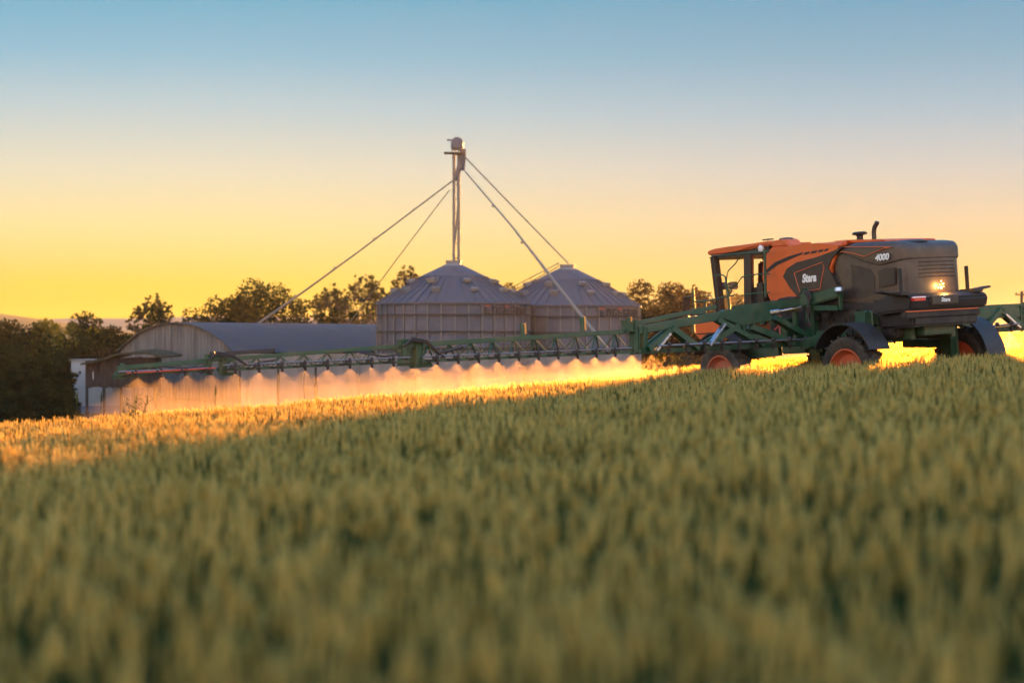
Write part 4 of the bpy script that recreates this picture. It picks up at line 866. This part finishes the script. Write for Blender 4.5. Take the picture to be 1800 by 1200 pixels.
def proto(name, rg, n, spread, hi):
    V, Fq, mi = [], [], []
    for k in range(n):
        v, f, m = stalk(rg, *(rg.uniform(-spread, spread, 2) if n > 1 else (0, 0)), hi); o_ = len(V); V += v; Fq += [tuple(i+o_ for i in q) for q in f]; mi += m
    me = bpy.data.meshes.new(name); me.from_pydata([tuple(v) for v in V], [], Fq); me.materials.append(M['wheat_head']); me.materials.append(M['wheat_leaf']); me.polygons.foreach_set('material_index', mi)
    o = bpy.data.objects.new(name, me); protos.objects.link(o)
rgw = np.random.default_rng(3)
for k in range(10): proto(f'wheat_a{k:02d}', rgw, 1, 0, True)
for k in range(10): proto(f'wheat_b{k:02d}', rgw, 6, .09, False)
pts, idx, rots, scl = [], [], [], []
def sow(y0, y1, dens, lo, hi_, half0, half1, sc=(.87, 1.04), keep=None):
    A = (half0+half1)*(y1**2-y0**2)/2+(y1-y0)*2.4; n = int(A*dens)
    Y = np.sqrt(rgw.uniform(y0**2, y1**2, n)); X = rgw.uniform(0, 1, n)*((half0+half1)*Y+2.4)-half0*Y-1.2
    k = (Y < crest(X)+4)
    if keep is not None: k &= keep(X, Y)
    # wheel tracks of the sprayer are bare
    dx, dy = X-OX, Y-OY; fw = dx*fx+dy*fy; lf = dx*lx+dy*ly
    for wx in (2.35, -2.35):
        for wy in (1.75, -1.75): k &= ~((abs(lf-wy) < .3) & (abs(fw-wx) < .75))
    X, Y = X[k], Y[k]; n = len(X)
    Z = ground_z(X, Y); patch = 1+.05*np.sin(X*.9+1.3*np.sin(Y*.4))*np.sin(Y*.7+.6*X)+.03*np.sin(X*2.7+Y*1.9)
    pts.append(np.stack([X, Y, Z], -1)); idx.append(rgw.integers(lo, hi_, n)); rots.append(np.stack([rgw.normal(0, .07, n), rgw.normal(0, .07, n), rgw.uniform(0, 6.283, n)], -1)); scl.append(rgw.uniform(*sc, n)*patch)
sow(1.25, 11, 190, 0, 10, .34, .36)
sow(11, 26, 54, 10, 20, .31, .33, (.87, 1.02))
sow(26, 62, 44, 10, 20, .31, .33, (.87, 1.02))
sow(62, 170, 22, 10, 20, 0, .33, (.94, 1.05), keep=lambda X, Y: X > .18*Y)
sow(14, 54, 4, 0, 10, .31, .33, (.98, 1.08))
pts = np.concatenate(pts); idx = np.concatenate(idx); rots = np.concatenate(rots); scl = np.concatenate(scl)
print('wheat points', len(pts))
me = bpy.data.meshes.new('wheat_crop'); me.vertices.add(len(pts)); me.vertices.foreach_set('co', pts.astype(np.float32).ravel())
at_ = me.attributes.new('pick', 'INT', 'POINT'); at_.data.foreach_set('value', idx.astype(np.int32))
at_ = me.attributes.new('turn', 'FLOAT_VECTOR', 'POINT'); at_.data.foreach_set('vector', rots.astype(np.float32).ravel())
at_ = me.attributes.new('size', 'FLOAT', 'POINT'); at_.data.foreach_set('value', scl.astype(np.float32))
me.update()
wo_ = bpy.data.objects.new('wheat_crop', me); C.objects.link(wo_); tag(wo_, 'dense field of ripening bearded wheat filling the foreground', 'wheat', kind='stuff')
ng = bpy.data.node_groups.new('wheat_sowing', 'GeometryNodeTree')
ng.interface.new_socket('Geometry', in_out='INPUT', socket_type='NodeSocketGeometry'); ng.interface.new_socket('Geometry', in_out='OUTPUT', socket_type='NodeSocketGeometry')
gi = ng.nodes.new('NodeGroupInput'); go = ng.nodes.new('NodeGroupOutput'); ip = ng.nodes.new('GeometryNodeInstanceOnPoints'); ci = ng.nodes.new('GeometryNodeCollectionInfo')
ci.inputs['Collection'].default_value = protos; ci.inputs['Separate Children'].default_value = True; ci.inputs['Reset Children'].default_value = True
def na(nm, ty): n = ng.nodes.new('GeometryNodeInputNamedAttribute'); n.data_type = ty; n.inputs['Name'].default_value = nm; return n.outputs[0]
e2 = ng.nodes.new('FunctionNodeEulerToRotation'); ng.links.new(na('turn', 'FLOAT_VECTOR'), e2.inputs[0])
ip.inputs['Pick Instance'].default_value = True
ng.links.new(gi.outputs[0], ip.inputs['Points']); ng.links.new(ci.outputs[0], ip.inputs['Instance']); ng.links.new(na('pick', 'INT'), ip.inputs['Instance Index']); ng.links.new(e2.outputs[0], ip.inputs['Rotation']); ng.links.new(na('size', 'FLOAT'), ip.inputs['Scale'])
ng.links.new(ip.outputs[0], go.inputs[0])
md = wo_.modifiers.new('sowing', 'NODES'); md.node_group = ng
# tall weeds standing out of the crop
def weed(px, Y, top_py, lab, leafy=True):
    g = Gp(px, Y); H = P(px, top_py, Y).z-g.z; o = empty('tall_weed', g, lab, 'weed', 'tall weeds standing out of the wheat'); rg = np.random.default_rng(int(px)); b = B(); tips = []
    for k in range(5 if leafy else 1):
        d = rg.normal(0, .12, 2) if leafy else (0.02, 0); e = Vector((d[0]*H, d[1]*H, H*rg.uniform(.82, 1))); b.tube([(0, 0, 0), (e.x*.3, e.y*.3, e.z*.6), e], 0, 5, [.012, .009, .004]); tips.append(e)
        if leafy:
            for q in range(4):
                s_ = rg.uniform(.55, .95); p = e*s_; a = rg.uniform(0, 6.28); t_ = p+Vector((math.cos(a)*.18, math.sin(a)*.18, .14)); b.tube([p, t_], .004, 4); tips.append(t_)
        else: b.tube([e, e+Vector((.004, 0, .1)), e+Vector((.006, 0, .2))], 0, 6, [.01, .018, .004])
    b.build('stem', 'wheat_leaf', o)
    if leafy:
        P_ = np.array([tuple(t) for t in tips]); q = P_[rg.integers(0, len(P_), 160)]+rg.normal(0, .045, (160, 3)); leafq(q, rg, .022, 'wheat_leaf', o, 'leaves')
weed(1168, 42.5, 612, 'bushy green weed rising to the boom just left of the front wheel')
weed(1192, 43.5, 628, 'lower bushy weed close to the front wheel of the sprayer')
weed(241, 33, 693, 'leafy weed in front of the shed corner')
weed(376, 33.5, 683, 'single dark upright stalk below the outer boom', False)
weed(132, 31, 682, 'single orange-lit stalk in front of the white store', False)
weed(175, 31.5, 696, 'short orange-lit stalk in front of the shed posts', False)


# ------------------------------------------------------------------ evening haze: one box of even, pale air
hm = bpy.data.materials.new('evening_air'); hm.use_nodes = True; t = hm.node_tree; t.nodes.clear()
o_ = N(t, 'ShaderNodeOutputMaterial'); pv = N(t, 'ShaderNodeVolumePrincipled'); pv.inputs['Color'].default_value = (.98, .95, .93, 1); pv.inputs['Density'].default_value = .0001; pv.inputs['Anisotropy'].default_value = .5
t.links.new(pv.outputs[0], o_.inputs['Volume'])
b = B(); b.box((0, 560, 6.5), (1400, 1240, 27)); hz_ = b.build('haze', hm, smooth=0); tag(hz_, kind='stuff')
